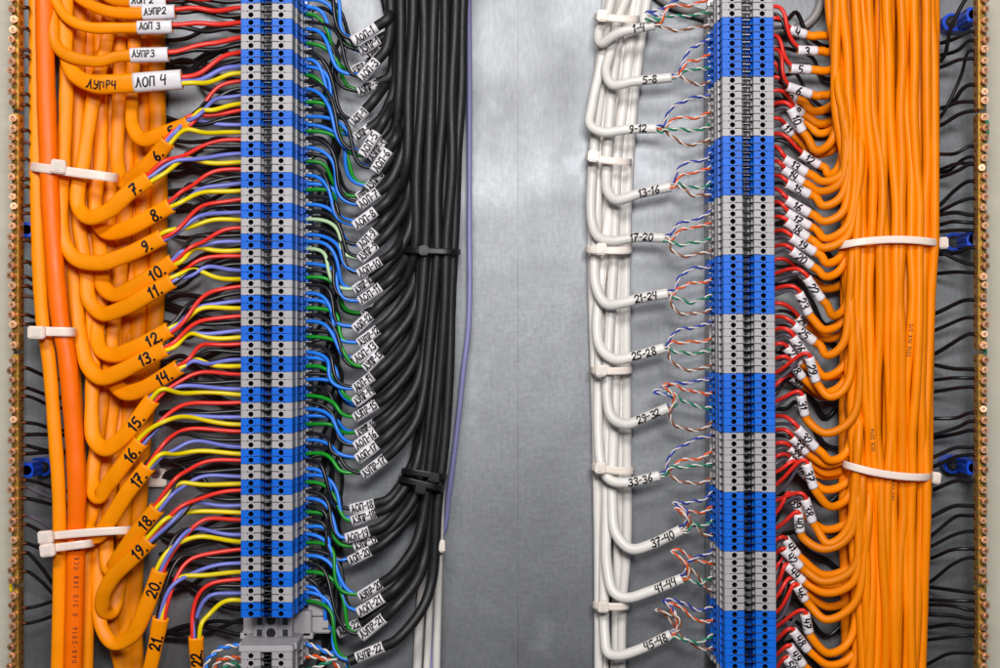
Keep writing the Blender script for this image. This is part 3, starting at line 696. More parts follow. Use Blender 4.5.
# ------------------------------------------------------------------ white network cables with twisted pairs
def twisted_pair(parent, pts, m1, n1, r=.98, pitch=13.0, spread=.78, top=False):
    c = pts; a = arc(c); w = [P(p) for p in c]; T, F = frames(w); ph0 = U(0, 6.28); outs = []
    nn = max(20, int(a[-1] / 1.5)); res = cut(c, 0, a[-1]); dense = []
    for i in range(nn + 1):
        s = a[-1] * i / nn; lo = 0
        for j in range(len(a) - 1):
            if a[j + 1] >= s - 1e-6: lo = j; break
        dense.append(Vector(c[lo]).lerp(Vector(c[lo + 1]), (s - a[lo]) / max(1e-9, a[lo + 1] - a[lo])))
    w = [P(p) for p in dense]; T, F = frames(w)
    for q, (m, nm) in enumerate(((m1, n1), (M['pair_white'], 'white'))):
        pp = []
        for i in range(nn + 1):
            s = a[-1] * i / nn; an = ph0 + q * math.pi + 2 * math.pi * s / pitch
            sp = spread * (1 + 1.2 * max(0, (s - a[-1] + 12) / 12))      # the strands part at the terminal
            sd = F[i].cross(T[i]); off = sd * math.cos(an) + F[i] * math.sin(an)
            pp.append(w[i] + off * sp * S)
        mb = MB(); sweep_world(mb, pp, r * S * (1.06 if q == 0 else .78), 6); outs.append(mb)
    return [outs[0].build('wire', m1, parent, n1 + ' strand'), outs[1].build('wire', M['pair_white'], parent, 'white strand twisted with the %s one' % n1)]
def sweep_world(mb, w, r, sides):
    T, F = frames(w); vs = []
    for i in range(len(w)):
        sd = F[i].cross(T[i])
        vs += [w[i] + sd * (math.cos(a) * r) + F[i] * (math.sin(a) * r) for a in [2 * math.pi * j / sides for j in range(sides)]]
    fs = [[i * sides + j, i * sides + (j + 1) % sides, (i + 1) * sides + (j + 1) % sides, (i + 1) * sides + j] for i in range(len(w) - 1) for j in range(sides)]
    fs += [list(range(sides))[::-1], [(len(w) - 1) * sides + j for j in range(sides)]]
    mb.add(vs, fs, 0, True)
WC = [
 ('1-4', [t('W1', 215, -60, 20), t('W1', 185, 60, 24), t('W1', 152, 130, 30), t('W1', 158, 170, 36), t('W1', 230, 130, 46), t('W1', 372, 98, 52)], 4.9),
 ('5-8', [t('W1', 285, -60, 14), t('W1', 235, 60, 20), t('W1', 200, 200, 28), t('W1', 180, 280, 34), t('W1', 205, 332, 40), t('W1', 290, 320, 46), t('W1', 438, 304, 50)], 4.9),
 ('9-12', [t('W1', 200, -60, 14), t('W1', 165, 220, 22), t('W1', 125, 420, 30), t('W1', 118, 490, 36), t('W1', 165, 518, 42), t('W1', 270, 508, 46), t('W1', 380, 504, 50)], 4.8),
 ('13-16', [t('W1', 260, -60, 10), t('W1', 210, 300, 18), t('W1', 185, 600, 26), t('W2', 182, 60, 30), t('W2', 188, 125, 36), t('W2', 220, 156, 42), t('W2', 310, 132, 47), t('W2', 436, 104, 50)], 5.2),
 ('17-20', [t('W1', 225, -60, 8), t('W1', 155, 400, 16), t('W2', 130, 0, 24), t('W2', 125, 240, 30), t('W2', 148, 300, 36), t('W2', 205, 318, 42), t('W2', 300, 304, 46), t('W2', 412, 306, 48)], 5.0),
 ('21-24', [t('W1', 240, -60, 6), t('W1', 165, 500, 12), t('W2', 140, 330, 22), t('W2', 140, 490, 30), t('W2', 180, 565, 38), t('W2', 245, 562, 44), t('W2', 320, 542, 47), t('W2', 424, 524, 50)], 5.3),
 ('25-28', [t('W1', 300, -60, 8), t('W1', 250, 400, 14), t('W2', 170, 400, 18), t('W3', 145, 0, 26), t('W3', 162, 75, 34), t('W3', 215, 115, 42), t('W3', 300, 102, 47), t('W3', 410, 70, 50)], 5.2),
 ('29-32', [t('W1', 320, -60, 10), t('W1', 235, 500, 14), t('W2', 210, 400, 20), t('W3', 188, 130, 28), t('W3', 185, 270, 34), t('W3', 205, 345, 40), t('W3', 260, 370, 46), t('W3', 340, 342, 49), t('W3', 425, 306, 52)], 5.3),
 ('33-36', [t('W1', 270, -60, 5), t('W1', 200, 600, 10), t('W2', 160, 600, 14), t('W3', 150, 400, 24), t('W3', 165, 540, 34), t('W3', 198, 590, 40), t('W3', 260, 600, 45), t('W3', 392, 572, 50)], 5.0),
 ('37-40', [t('W1', 340, -60, 6), t('W2', 240, 100, 12), t('W3', 215, 300, 18), t('W4', 205, 20, 28), t('W4', 220, 140, 36), t('W4', 280, 200, 44), t('W4', 360, 182, 48), t('W4', 474, 126, 52)], 5.4),
 ('41-44', [t('W2', 230, 100, 5), t('W3', 195, 300, 12), t('W4', 182, 60, 24), t('W4', 185, 270, 32), t('W4', 212, 370, 40), t('W4', 262, 392, 45), t('W4', 350, 368, 49), t('W4', 480, 316, 53)], 5.3),
 ('45-48', [t('W2', 190, 100, 5), t('W3', 170, 400, 12), t('W4', 172, 300, 20), t('W4', 176, 540, 32), t('W4', 190, 610, 40), t('W4', 235, 618, 45), t('W4', 320, 592, 49), t('W4', 436, 536, 52)], 5.2),
]
GW = 'white network cables of the white bundle'
random.seed(5)
PC = [('pair_blue', 'blue'), ('pair_orange', 'orange'), ('pair_green', 'green'), ('pair_brown', 'brown')]
for ci, (txt, pts, r) in enumerate(WC):
    c = catmull(pts, 2.6); e = c[-1]
    root = thing('network_cable', 'white network cable marked %s with four twisted pairs' % txt, 'cable', P(e), GW)
    tube('jacket', c, r, M['white_pvc'], root, sides=16, hollow=True, wob=.02)
    a = arc(c); H = 7.0; tw = text_width(txt, H, .14)
    handwriting(txt, c, a[-1] - tw - {'1-4': 8, '9-12': 6, '5-8': 10}.get(txt, 8), H, r * 1.02, root, w=1.45, gap=.14, slant=.1, boff=.2)
    dv = (c[-1] - c[-5]); dv = Vector((dv.x, dv.y)).normalized()
    y0 = 17.3 + (ci - 1) * 8 * RROW
    for k, (mn, nm) in enumerate(PC):
        ye = (y0 + (2 * k + 1) * RROW - 334) * .953 + 334
        s = (-2, 1, 2, -1)[k]
        p0 = Vector((e.x - dv.x * 5, e.y - dv.y * 5 + s * .8, e.z))
        xe = 713 + (ye - 334) * .0045
        p3 = Vector((xe, ye, 44)); dist = (p3 - p0).length
        knot = Vector((e.x + dv.x * U(3, 9) + U(-1, 1), e.y + dv.y * 5 + U(-3, 3) + s, e.z + U(2, 7)))
        dy = ye - e.y
        loop = ci in (0, 3, 5, 7, 9, 10, 11) and U(0, 1) < .6
        if loop:       # turns back up over the cable end before running to the strip
            top = Vector((e.x - U(0, 16), e.y - U(12, 34) + k * 3, e.z + U(2, 12)))
            head = catmull([p0, knot, Vector((knot.x + U(-1, 3), lerp(knot.y, top.y, .5), knot.z + 4)), top], 1.6)
            c1 = Vector((top.x + U(8, 20), top.y + U(-9, 0), top.z))
        else:
            head = [p0, (p0 + knot) * .5, knot]
            if dy < -3: c1 = Vector((knot.x + U(-3, 10), lerp(knot.y, ye, U(.7, 1.05)) - U(0, 4), knot.z + U(2, 10)))
            elif dy < 10: c1 = Vector((knot.x + U(8, 18), lerp(knot.y, ye, .6) + U(4, 12), knot.z + U(0, 8)))
            else: c1 = Vector((knot.x - U(4, 18), lerp(knot.y, ye, U(.9, 1.3)) + U(2, 10), knot.z - U(0, 8)))
        c2 = Vector((lerp(head[-1].x, xe, U(.45, .7)), ye + U(2, 19), 46 + U(0, 6)))
        body = bez(head[-1], c1, c2, p3, 40); ph = U(0, 6)
        for q_, v in enumerate(body): v.y += 1.1 * math.sin(math.pi * q_ / 40) * math.sin(q_ * .32 + ph)
        twisted_pair(root, head[:-1] + body, M[mn], nm, pitch=U(12.5, 18))
for lab, pts, r in (('white cable along the left edge of the white bundle running off the bottom', [t('W1', 190, -60, 10), t('W1', 150, 300, 10), t('W2', 125, 300, 10), t('W3', 140, 300, 12), t('W4', 150, 200, 14), t('W4', 152, 720, 16)], 4.6),
                    ('white cable second from the left at the bottom of the white bundle', [t('W1', 250, -60, 6), t('W1', 195, 400, 8), t('W2', 165, 300, 8), t('W3', 175, 300, 10), t('W4', 172, 600, 10), t('W4', 178, 720, 10)], 4.6),
                    ('white cable third from the left at the bottom of the white bundle', [t('W1', 325, -60, 8), t('W1', 260, 400, 10), t('W2', 235, 300, 12), t('W3', 235, 300, 12), t('W4', 225, 300, 14), t('W4', 215, 720, 14)], 4.8),
                    ('white cable along the right edge of the white bundle running off the bottom', [t('W1', 350, -60, 10), t('W1', 290, 400, 12), t('W2', 262, 300, 14), t('W3', 262, 300, 16), t('W4', 262, 200, 18), t('W4', 245, 420, 18), t('W4', 240, 720, 18)], 4.8)):
    o = tube('white_cable', catmull(pts, 5), r, M['white_pvc'], sides=14, wob=.02); o['label'] = lab; o['category'] = 'cable'; o['group'] = 'white cables passing along the white bundle'
o = tube('grey_cable', catmull([t('W1', 360, -40, 12), t('W1', 420, 5, 12), t('W1', 480, 30, 14), t('W1', 580, 62, 10), t('W1', 700, 70, 4)], 4), 5.2, M['grey_cable'], sides=14); o['label'] = 'grey cable crossing the top edge towards the right strip'; o['category'] = 'cable'
o = tube('grey_cable', catmull([t('R1', 60, 130, 6), t('R1', 190, 112, 10), t('R1', 245, 75, 12), t('R1', 275, 20, 12), t('R1', 285, -60, 12)], 4), 4.6, M['grey_cable'], sides=14); o['label'] = 'grey cable curving up into the right orange bundle'; o['category'] = 'cable'

# ------------------------------------------------------------------ right orange cables
RS = {3: ('Q1', 255, 400, 412, 405, 45), 4: ('Q1', 190, 235, 325, 275, 32), 5: ('Q1', 200, 545, 362, 555, 50), 6: ('Q2', 175, 20, 368, 82, 54), 7: ('Q2', 160, 105, 245, 125, 26), 8: ('Q2', 215, 185, 300, 240, 22), 9: ('Q2', 240, 220, 305, 285, 18),
 10: ('Q2', 205, 195, 300, 378, 60), 11: ('Q2', 145, 320, 220, 400, 42), 12: ('Q2', 285, 555, 430, 645, 48), 13: ('Q3', 150, -72, 330, 35, 58), 14: ('Q3', 140, 8, 302, 112, 54), 15: ('Q3', 168, 122, 352, 210, 62), 16: ('Q3', 168, 253, 350, 357, 62),
 17: ('Q3', 168, 352, 356, 462, 56), 18: ('Q3', 168, 425, 338, 552, 62), 19: ('Q3', 205, 552, 395, 668, 66), 20: ('Q4', 210, -12, 372, 112, 62), 21: ('Q4', 235, 130, 330, 200, 34), 22: ('Q4', 330, 205, 452, 378, 70), 23: ('Q4', 268, 325, 350, 492, 60),
 24: ('Q4', 255, 515, 328, 575, 36), 25: ('Q4', 225, 582, 392, 712, 60), 26: ('Q5', 220, 8, 335, 165, 56), 27: ('Q5', 165, 90, 290, 215, 46), 28: ('Q5', 185, 190, 302, 332, 52), 29: ('Q5', 352, 170, 408, 362, 70), 30: ('Q5', 210, 325, 300, 392, 34),
 31: ('Q5', 285, 470, 320, 632, 62), 32: ('Q6', 255, 68, 405, 222, 68), 33: ('Q6', 212, 138, 335, 258, 58), 34: ('Q6', 195, 215, 310, 300, 48), 35: ('Q6', 185, 298, 270, 350, 40), 36: ('Q6', 250, 345, 325, 445, 50), 37: ('Q6', 328, 345, 390, 540, 70),
 38: ('Q7', 318, -40, 380, 142, 64), 39: ('Q6', 190, 588, 298, 735, 50), 40: ('Q7', 262, 75, 282, 222, 62), 41: ('Q7', 158, 278, 258, 405, 46), 42: ('Q7', 145, 362, 282, 500, 60), 43: ('Q7', 140, 420, 232, 525, 42), 44: ('Q7', 165, 485, 305, 612, 54),
 45: ('Q8', 215, -40, 320, 60, 44), 46: ('Q8', 250, 12, 320, 128, 60), 47: ('Q8', 318, 235, 352, 388, 68), 48: ('Q8', 218, 368, 345, 525, 58), 49: ('Q8', 192, 495, 305, 645, 60), 50: ('Q8', 162, 585, 255, 715, 58)}
EDGE = [(-60, 815), (0, 820), (60, 827), (110, 830), (165, 836), (245, 838), (330, 840), (400, 842), (465, 845), (600, 849), (680, 851)]
def edge(y):
    for (a, xa), (b, xb_) in zip(EDGE, EDGE[1:]):
        if y <= b: return xa + (xb_ - xa) * max(0, (y - a)) / (b - a)
    return 851
random.seed(12)
for n, (tl, x0, y0, x1, y1, h) in RS.items():
    a = Vector(t(tl, x0, y0, h)); e = Vector(t(tl, x1, y1, h - 3)); d = (e - a).normalized()
    deep = h < 47
    xj0 = edge(e.y) + (3 if not deep else 8) + U(-2, 6)
    run = max(10, xj0 - e.x)
    dip = (5 + run * .15 + 17 * max(0, d.y - .5)) * U(.8, 1.3) if n > 6 else 1
    hj = max(14, min(56, h - 8))
    pts = [a, e]
    pts.append(Vector((e.x + d.x * 5 + 2, e.y + d.y * 6, e.z)))
    front = {13: 2, 14: 4, 15: 6, 16: 9, 17: 12, 18: 17, 25: 6, 29: 4, 31: 10, 38: 7, 40: 5, 42: 9, 44: 4, 46: 14}.get(n, 0)
    if front: hj = 70
    pts.append(Vector((e.x + run * .42, e.y + dip * .95, lerp(h, hj, .4))))
    pts.append(Vector((e.x + run * .78, e.y + dip * .72, lerp(h, hj, .8))))
    pts.append(Vector((xj0 + 1 + front * .25, e.y + dip * .15 - 4, hj)))
    pts.append(Vector((max(xj0 + 3, edge(e.y - 30) + 5) + front * .65, e.y - 34 - run * .2, hj)))
    pts.append(Vector((edge(e.y - 72) + 7 + front * 1.05, e.y - 74 - run * .2, hj)))
    y = e.y - 150
    while y > -50:
        q = e.y - y
        pts.append(Vector((edge(y) + 5 + front * .8 + min(26, q * .05) + U(-1.5, 2.5), y, max(12, hj - q * (.07 if not front else .16)) + U(-2, 2)))); y -= 80
    pts.append(Vector((edge(-60) + 5 + min(30, (e.y + 60) * .05), -62, max(12, hj - (e.y + 60) * .07))))
    c = catmull(pts, 2.8)
    root = thing('orange_cable', 'slim orange cable with white sleeve numbered %d beside the right strip' % n, 'cable', P(e), 'orange cables of the right strip')
    r = 4.2
    tube('jacket', c, r, M['orange_round'], root, sides=12, wob=.02)
    Ls = (e - a).length; sp = cut(c, .01, Ls); rs = 4.9
    ms = MB(); sweep(ms, sp, rs, sides=18, hollow=True); so = ms.build('sleeve', M['sleeve_white'], root)
    txt = '%d.' % n; H = 7.6; tw = text_width(txt, H, .1)
    if Ls > 9: handwriting(txt, sp, max(1.5, (Ls - tw) * .55), H, rs, so, w=1.6, gap=.12, squash=min(1, (Ls - 2) / tw), slant=.1, boff=-.2)
    nr = Vector((-d.y, d.x, 0))
    for k, (cn, mn) in enumerate((('red', 'red_wire'), ('black', 'grey_wire' if n % 3 else 'black_wire'))):
        yy = ent(rrow_y(n, k)); xe = rstrip_x(yy) + 21
        p0 = (xe, yy, 46); p3 = a + d * 4 + nr * (-1.6 if k == 0 else 1.6)
        dist = math.hypot(p3.x - xe, p3.y - yy)
        up = U(.2, .5) * max(6, dist)
        lift = 10 if k == 0 else 3
        q = bez(p0, (xe + dist * U(.4, .6), yy - U(1, 6) - (3 if k == 0 else 0), 50 + lift), (p3.x - d.x * dist * .45, p3.y - max(.5, d.y) * dist * .5, p3.z + lift), tuple(p3), 24)
        tube('wire', q, 2.05 if k == 0 else 1.75, M[mn], root, label=cn + ' wire', sides=8)
# the long cables that make the face of the right bundle
NF = 20
NAMES = ['leftmost'] + [ORD[i] + ' from the left' for i in range(1, 12)]
FR = 0
for i in range(NF):
    front = i < 12
    k = i if front else i - 12; nn = 12 if front else 8
    u = k / (nn - 1); ph = U(0, 6.3); ph2 = U(0, 6.3); sw = U(2.2, 4.6)
    hl = (66 + U(0, 6)) if front else U(48, 54)
    r = U(4.5, 5.2)
    pts = []
    for y in [-60, 0, 55, 110, 165, 205, 245, 290, 340, 390, 435, 470, 510, 560, 620, 700]:
        xl = edge(y) + (8 if y > 100 else 15 - y * .07); xr = 936.5 - max(0, (y - 250)) * .031
        pin = 1 - .65 * max(0, 1 - min(abs(y - 245), abs(y - 470)) / 45)
        x = lerp(xl + 2, xr - 3, u) + pin * (sw * math.sin(y * .015 + ph) + 1.0 * math.sin(y * .04 + ph2))
        x = max(edge(y) + 6, min(xr - 2, x))
        bulge = -10 * (2 * u - 1) ** 4
        pts.append(Vector((x, y, hl + bulge + 3 * math.sin(y * .02 + ph * 2))))
    c = catmull(pts, 3.5)
    if front: lab = 'long orange cable on the right bundle, %s at its top' % (NAMES[i] if i < 11 else 'rightmost')
    else: lab = 'orange cable showing in the gaps just behind the face of the right bundle'
    root = thing('orange_cable', lab, 'cable', P(c[0]), 'long orange cables on the face of the right bundle' if front else 'orange cables behind the face of the right bundle')
    tube('jacket', c, r, M['orange_round'], root, sides=14, wob=.03)
    if i in (3, 6, 8):
        rv = c[::-1]; s0 = {3: 250, 6: 200, 8: 345}[i]
        handwriting({3: 'ПСК 2016', 6: '068-2016', 8: '2016 ПСК 3/0'}[i], rv, s0, 3.4, r, root, w=.55, gap=.3, jit=0, name='printed_line')
# fillers at the back of the bundle
for i in range(9):
    x = 846 + i * 10.5
    pts = [Vector((x + (-6 if i < 3 else 0) + U(-2, 2), -60, 34)), Vector((x + U(-2, 2), 150, 38)), Vector((x + U(-2, 2), 320, 36)), Vector((min(920, x - 1 + U(-2, 2)), 480, 38)), Vector((min(916, x + 3 + U(-2, 2)), 700, 36))]
    root = thing('orange_cable', 'orange cable glimpsed between others deep inside the right bundle', 'cable', P(pts[0]), 'inner orange cables of the right bundle')
    tube('jacket', catmull(pts, 6), 5, M['orange_round'], root, sides=10)
# loose dark wires in the depth right of the right strip
for j in range(22):
    y = 20 + j * 30 + U(-8, 8)
    c = catmull([(766, y, 36), (786, y + U(-3, 3), 32), (796, y + U(-6, 6), 22), (808 + U(-6, 6), y + U(6, 22), 14), (826, y + U(10, 40), 10), (850, y + U(0, 50), 8)], 3)
    o = tube('wire', c, U(1.8, 2.6), M['black_wire'], sides=8); o['label'] = 'dark wire running behind the numbered sleeves into the right bundle'; o['category'] = 'wire'; o['group'] = 'dark wires behind the numbered sleeves'
# loose dark wires between the left orange bundle and the left strip
for j in range(52):
    y = -10 + j * 12.7 + U(-6, 6); b = U(-30, 34)
    c = catmull([(256, y, 30), (238, y + U(-6, 8), 26), (210 + U(-8, 8), y + b * .4 + U(-6, 6), 18), (185 + U(-6, 6), y + b, 12), (160, y + b + U(-10, 10), 6)], 3)
    o = tube('wire', c, U(2.0, 2.8), M['black_wire'], sides=8); o['label'] = 'dark wire deep behind the coloured wires left of the left strip'; o['category'] = 'wire'; o['group'] = 'dark wires behind the coloured wires'

# ------------------------------------------------------------------ brass busbars, screws, holders
def screw_mesh():
    mb = MB(); k = S
    mb.cyl((0, 0, 0), 2.2 * k, 8 * k, n=12); mb.cyl((0, -7 * k, 0), 3.7 * k, 3.4 * k, n=18, bev=1.3 * k)
    for q in (0, 1):
        lo = (-2.0 * k, -10.5 * k, -.35 * k) if q == 0 else (-.35 * k, -10.51 * k, -2.0 * k)
        hi = (2.0 * k, -9.6 * k, .35 * k) if q == 0 else (.35 * k, -9.6 * k, 2.0 * k)
        mb.box(lo, hi, 1)  # cross recess not cut, its shade painted as dark bars
    return mb
SEG = [(-26, 109), (113, 350.5), (354, 585), (588, 700)]
SEGN = ['topmost section', 'second section from the top', 'third section from the top', 'lowest section']
first_screw = None
for side, sx in (('left', -1), ('right', 1)):
    x0, x1 = (456.3, 462.8) if sx < 0 else (453.3, 459.8)
    xi, xo = sx * x0, sx * x1; hb, hf = 59, 75
    for (ya, yb), nm in zip(SEG, SEGN):
        f = fac(hf); za, zb = (334 - yb) * f * S, (334 - ya) * f * S
        xc = (xi + xo) / 2
        root = thing('brass_busbar', '%s of the %s brass busbar with screws' % (nm, side), 'busbar', (xc * S, -hb * S, za), 'sections of the brass busbars')
        mb = MB(); mb.box((min(xi, xo) * S, -hf * S, za), (max(xi, xo) * S, -hb * S, zb), 0, .6 * S)
        mb.build('bar', M['brass'], root)
        ns = int((yb - ya - 5) / 9.45)
        for i in range(ns):
            y = ya + 6 + i * (yb - ya - 12) / max(1, ns - 1); z = (334 - y) * f * S
            p = Vector((xc * S, -hf * S, z)) - worldloc(root)
            if first_screw is None:
                first_screw = screw_mesh().build('screw', [M['pink_brass'], M['dark_steel']], root, local=True); s = first_screw
            else:
                s = first_screw.copy(); COL.objects.link(s); s.parent = root
            s.location = p + Vector((U(-.5, .5) * S, U(-2.2, .3) * S, 0)); s.rotation_euler = (U(-.16, .16), U(0, 3.1), U(-.16, .16)); q_ = U(.82, 1.0); s.scale = (q_, q_, q_)
            hm_ = MB(); hm_.cyl((xi * S + sx * .5 * S, -66 * S, z), 2.1 * S, 1.0 * S, axis=(-sx, 0, 0), n=12); hm_.build('wire_hole', M['copper'], root)
def busbar_x(side): return 27.5 if side == 'left' else 973.5
RW = [('R1', 885, -15, 790, 110, 760, 225), ('R1', 880, 125, 820, 145, 755, 168), ('R1', 880, 160, 820, 195, 755, 215), ('R1', 880, 200, 828, 300, 755, 450), ('R1', 880, 230, 820, 235, 755, 262), ('R1', 880, 335, 835, 350, 790, 410), ('R1', 880, 400, 820, 402, 750, 425), ('R1', 880, 436, 820, 450, 750, 492), ('R1', 880, 575, 810, 602, 740, 606), ('R1', 880, 615, 830, 630, 780, 670),
 ('R2', 875, 12, 810, 15, 735, 42), ('R2', 875, 16, 820, 40, 730, 72), ('R2', 875, 85, 810, 115, 730, 190), ('R2', 878, 150, 820, 165, 730, 208), ('R2', 880, 215, 810, 206, 730, 217), ('R2', 880, 247, 800, 242, 730, 258), ('R2', 880, 278, 810, 276, 735, 282), ('R2', 885, 345, 830, 360, 780, 368), ('R2', 885, 410, 820, 395, 735, 355), ('R2', 885, 442, 810, 440, 735, 446), ('R2', 885, 550, 830, 555, 730, 602), ('R2', 885, 620, 830, 625, 728, 668),
 ('R3', 885, 16, 830, 30, 728, 92), ('R3', 880, 155, 800, 152, 728, 138), ('R3', 885, 188, 800, 188, 725, 196), ('R3', 885, 224, 810, 228, 725, 242), ('R3', 880, 324, 810, 345, 722, 348), ('R3', 880, 358, 820, 380, 720, 412), ('R3', 880, 394, 820, 405, 718, 424), ('R3', 885, 460, 810, 462, 715, 502), ('R3', 885, 490, 810, 498, 712, 540), ('R3', 880, 592, 810, 592, 708, 632),
 ('R4', 880, 32, 800, 32, 708, 75), ('R4', 877, 68, 810, 72, 706, 152), ('R4', 877, 132, 800, 145, 706, 192), ('R4', 877, 200, 800, 202, 706, 238), ('R4', 877, 235, 800, 258, 706, 330), ('R4', 875, 371, 800, 362, 704, 350), ('R4', 875, 404, 790, 404, 703, 400), ('R4', 875, 440, 800, 424, 703, 418), ('R4', 875, 472, 800, 462, 702, 458), ('R4', 875, 504, 790, 496, 702, 508), ('R4', 875, 541, 790, 545, 700, 557), ('R4', 875, 610, 780, 612, 690, 655)]
LW = [('L1', 110, 30, 130, 40), ('L1', 110, 112, 135, 130), ('L1', 110, 195, 140, 205), ('L1', 110, 222, 140, 246), ('L1', 110, 296, 140, 306), ('L1', 110, 370, 140, 388), ('L1', 108, 412, 140, 425), ('L1', 108, 512, 145, 525), ('L1', 108, 560, 145, 580), ('L1', 108, 625, 145, 640),
 ('L2', 108, 75, 140, 82), ('L2', 108, 105, 145, 118), ('L2', 108, 180, 145, 186), ('L2', 108, 210, 145, 214), ('L2', 108, 315, 150, 330), ('L2', 106, 400, 155, 420), ('L2', 106, 460, 160, 478), ('L2', 106, 495, 160, 515), ('L2', 106, 535, 165, 550), ('L2', 106, 608, 165, 620), ('L2', 106, 645, 168, 650),
 ('L3', 105, 150, 190, 185), ('L3', 105, 228, 195, 258), ('L3', 105, 260, 195, 296), ('L3', 105, 364, 205, 388), ('L3', 105, 411, 210, 412), ('L3', 105, 455, 212, 478), ('L3', 105, 486, 212, 478), ('L3', 108, 590, 215, 622), ('L3', 108, 618, 220, 668),
 ('L4', 106, 2, 220, 28), ('L4', 106, 68, 225, 135), ('L4', 106, 105, 225, 175), ('L4', 106, 178, 225, 225), ('L4', 108, 215, 228, 360), ('L4', 112, 288, 228, 395), ('L4', 106, 432, 228, 398), ('L4', 106, 492, 228, 456)]
SEGY = [(-99, 111, 'topmost'), (111, 352, 'second'), (352, 586, 'third'), (586, 999, 'lowest')]
def count_label(lst, side, getp):
    cnt = {}; res = []
    for w in lst:
        y = getp(w)[1]
        for a, b, nm in SEGY:
            if a <= y < b: cnt[nm] = cnt.get(nm, 0) + 1; res.append('black wire at the %s brass busbar, %s from the top of its %s section' % (side, ORD[cnt[nm] - 1] if cnt[nm] > 1 else 'nearest', nm))
    return res
random.seed(3)
for side, lst in (('right', RW), ('left', LW)):
    lst = sorted(lst, key=lambda w: t(w[0], w[1], w[2])[1])
    labs = count_label(lst, side, lambda w: t(w[0], w[1], w[2]))
    for w, lab in zip(lst, labs):
        a = t(w[0], w[1], w[2], 62)
        if side == 'right':
            a = (976, a[1], 65); m = t(w[0], w[3], w[4], 52 + U(-6, 4)); b = t(w[0], w[5], w[6], 30 + U(-8, 8))
            dx = b[0] - m[0]; dy = b[1] - m[1]
            pts = [a, (a[0] - 7, a[1] + U(-.5, .5), 61), m, b, (b[0] - 16, b[1] + dy * .35, 14)]
        else:
            a = (24.6, a[1], 65); b = t(w[0], w[3], w[4], 34)
            m = (lerp(a[0], b[0], .45), lerp(a[1], b[1], .35) + U(-1, 1), 54)
            pts = [a, (a[0] + 3, a[1], 61), m, b, (b[0] + 18, b[1] + (b[1] - m[1]) * .6, 14)]
        root = thing('wire', lab, 'wire', P(a), 'black wires of the %s brass busbar' % side)
        mt = M['black_wire'] if U(0, 1) > .2 else M['grey_wire'] if U(0, 1) > .6 else M['black_wire']
        c = catmull(pts, 2.5)
        tube('insulation', c, U(1.75, 2.15), mt, root, sides=8)
        sgn = -1 if side == 'left' else 1
        tube('copper_end', [(a[0] + sgn * 2, a[1], 65), (a[0] - sgn * 1.8, a[1], 65)], 1.5, M['copper'], root, sides=8)
# green and yellow jumpers joining the bar sections
for side, xa, y in (('right', 986.5, 131), ('right', 987, 352), ('right', 986, 584), ('left', 9, 587)):
    s = 1 if side == 'right' else -1; L = 12 if y == 131 else 5; xa = xa if y == 131 else xa - s * 2.5
    c = catmull([(xa - s * 6, y - L, 66), (xa, y - L * .8, 68), (xa + s * .8, y, 68), (xa - s * .5, y + L * .8, 68), (xa - s * 6, y + L, 66)], 2)
    o = MB(); sweep(o, c, 1.8, sides=8); ob = o.build('jumper_wire', [M['pair_green'] if y not in (587, 584) else M['yellow_wire']])
    ob['label'] = '%s jumper wire at the %s joint of the %s brass busbar' % ('yellow' if y in (587, 584) else 'green', {131: 'upper', 116: 'upper', 352: 'middle', 584: 'lower', 587: 'lower'}[y], side); ob['category'] = 'jumper wire'; ob['group'] = 'jumper wires at the busbar joints'
# blue holders
def holder(side, y, x_s, lab, cover=False):
    s = 1 if side == 'right' else -1
    root = thing('busbar_holder', lab, 'busbar holder', P((x_s, y, 0)), 'blue busbar holders')
    mb = MB(); h1 = 20; k = fac(h1) * S
    cz = (334 - y) * fac(h1) * S; xs = (x_s - 500) * fac(h1) * S
    xe = s * 462 * S
    mb.cyl((xs, -.4 * S, cz), 8.8 * S, h1 * S, n=28, bev=1.2 * S)
    mb.box((min(xs, xe), -h1 * S, cz - 8.4 * S), (max(xs, xe), -.5 * S, cz + 8.6 * S), 0, 1 * S)
    mb.build('holder_foot', M['holder_blue'], root)
    mb = MB(); mb.cyl((s * 455.5 * S, -8 * S, cz), 6.2 * S, 46 * S, n=24, bev=1.5 * S)
    mb.box((min(s * 450 * S, s * 464 * S), -54 * S, cz - 7 * S), (max(s * 450 * S, s * 464 * S), -19 * S, cz + 7 * S), 0, 1 * S)
    mb.build('holder_post', M['holder_blue'], root)
    mb = MB(); c0 = Vector((xs, -(h1 - .2) * S, cz))
    mb.cyl(c0, 6.2 * S, 3 * S, n=24, bev=1.3 * S)
    for q in (0, 1):
        a, b = (3.6, .8) if q == 0 else (.8, 3.6)
        mb.box(c0 + Vector((-a * S, -(3.05 + .02 * q) * S, -b * S)), c0 + Vector((a * S, -2 * S, b * S)), 1)  # dark bars painted for the shade in the cross recess
    mb.build('screw', [M['dark_steel'], M['block_dark']], root)
holder('right', 22, 951.5, 'blue plastic holder of the right busbar near the top edge')
holder('right', 241.5, 953.8, 'blue plastic holder of the right busbar beside the upper white tie')
holder('right', 464.5, 952.5, 'blue plastic holder of the right busbar beside the lower white tie')
holder('left', 467, 43, 'blue plastic holder of the left busbar, half hidden behind orange cables')
holder('left', 232, 41, 'blue plastic holder of the left busbar, only its edge showing beside the bar')
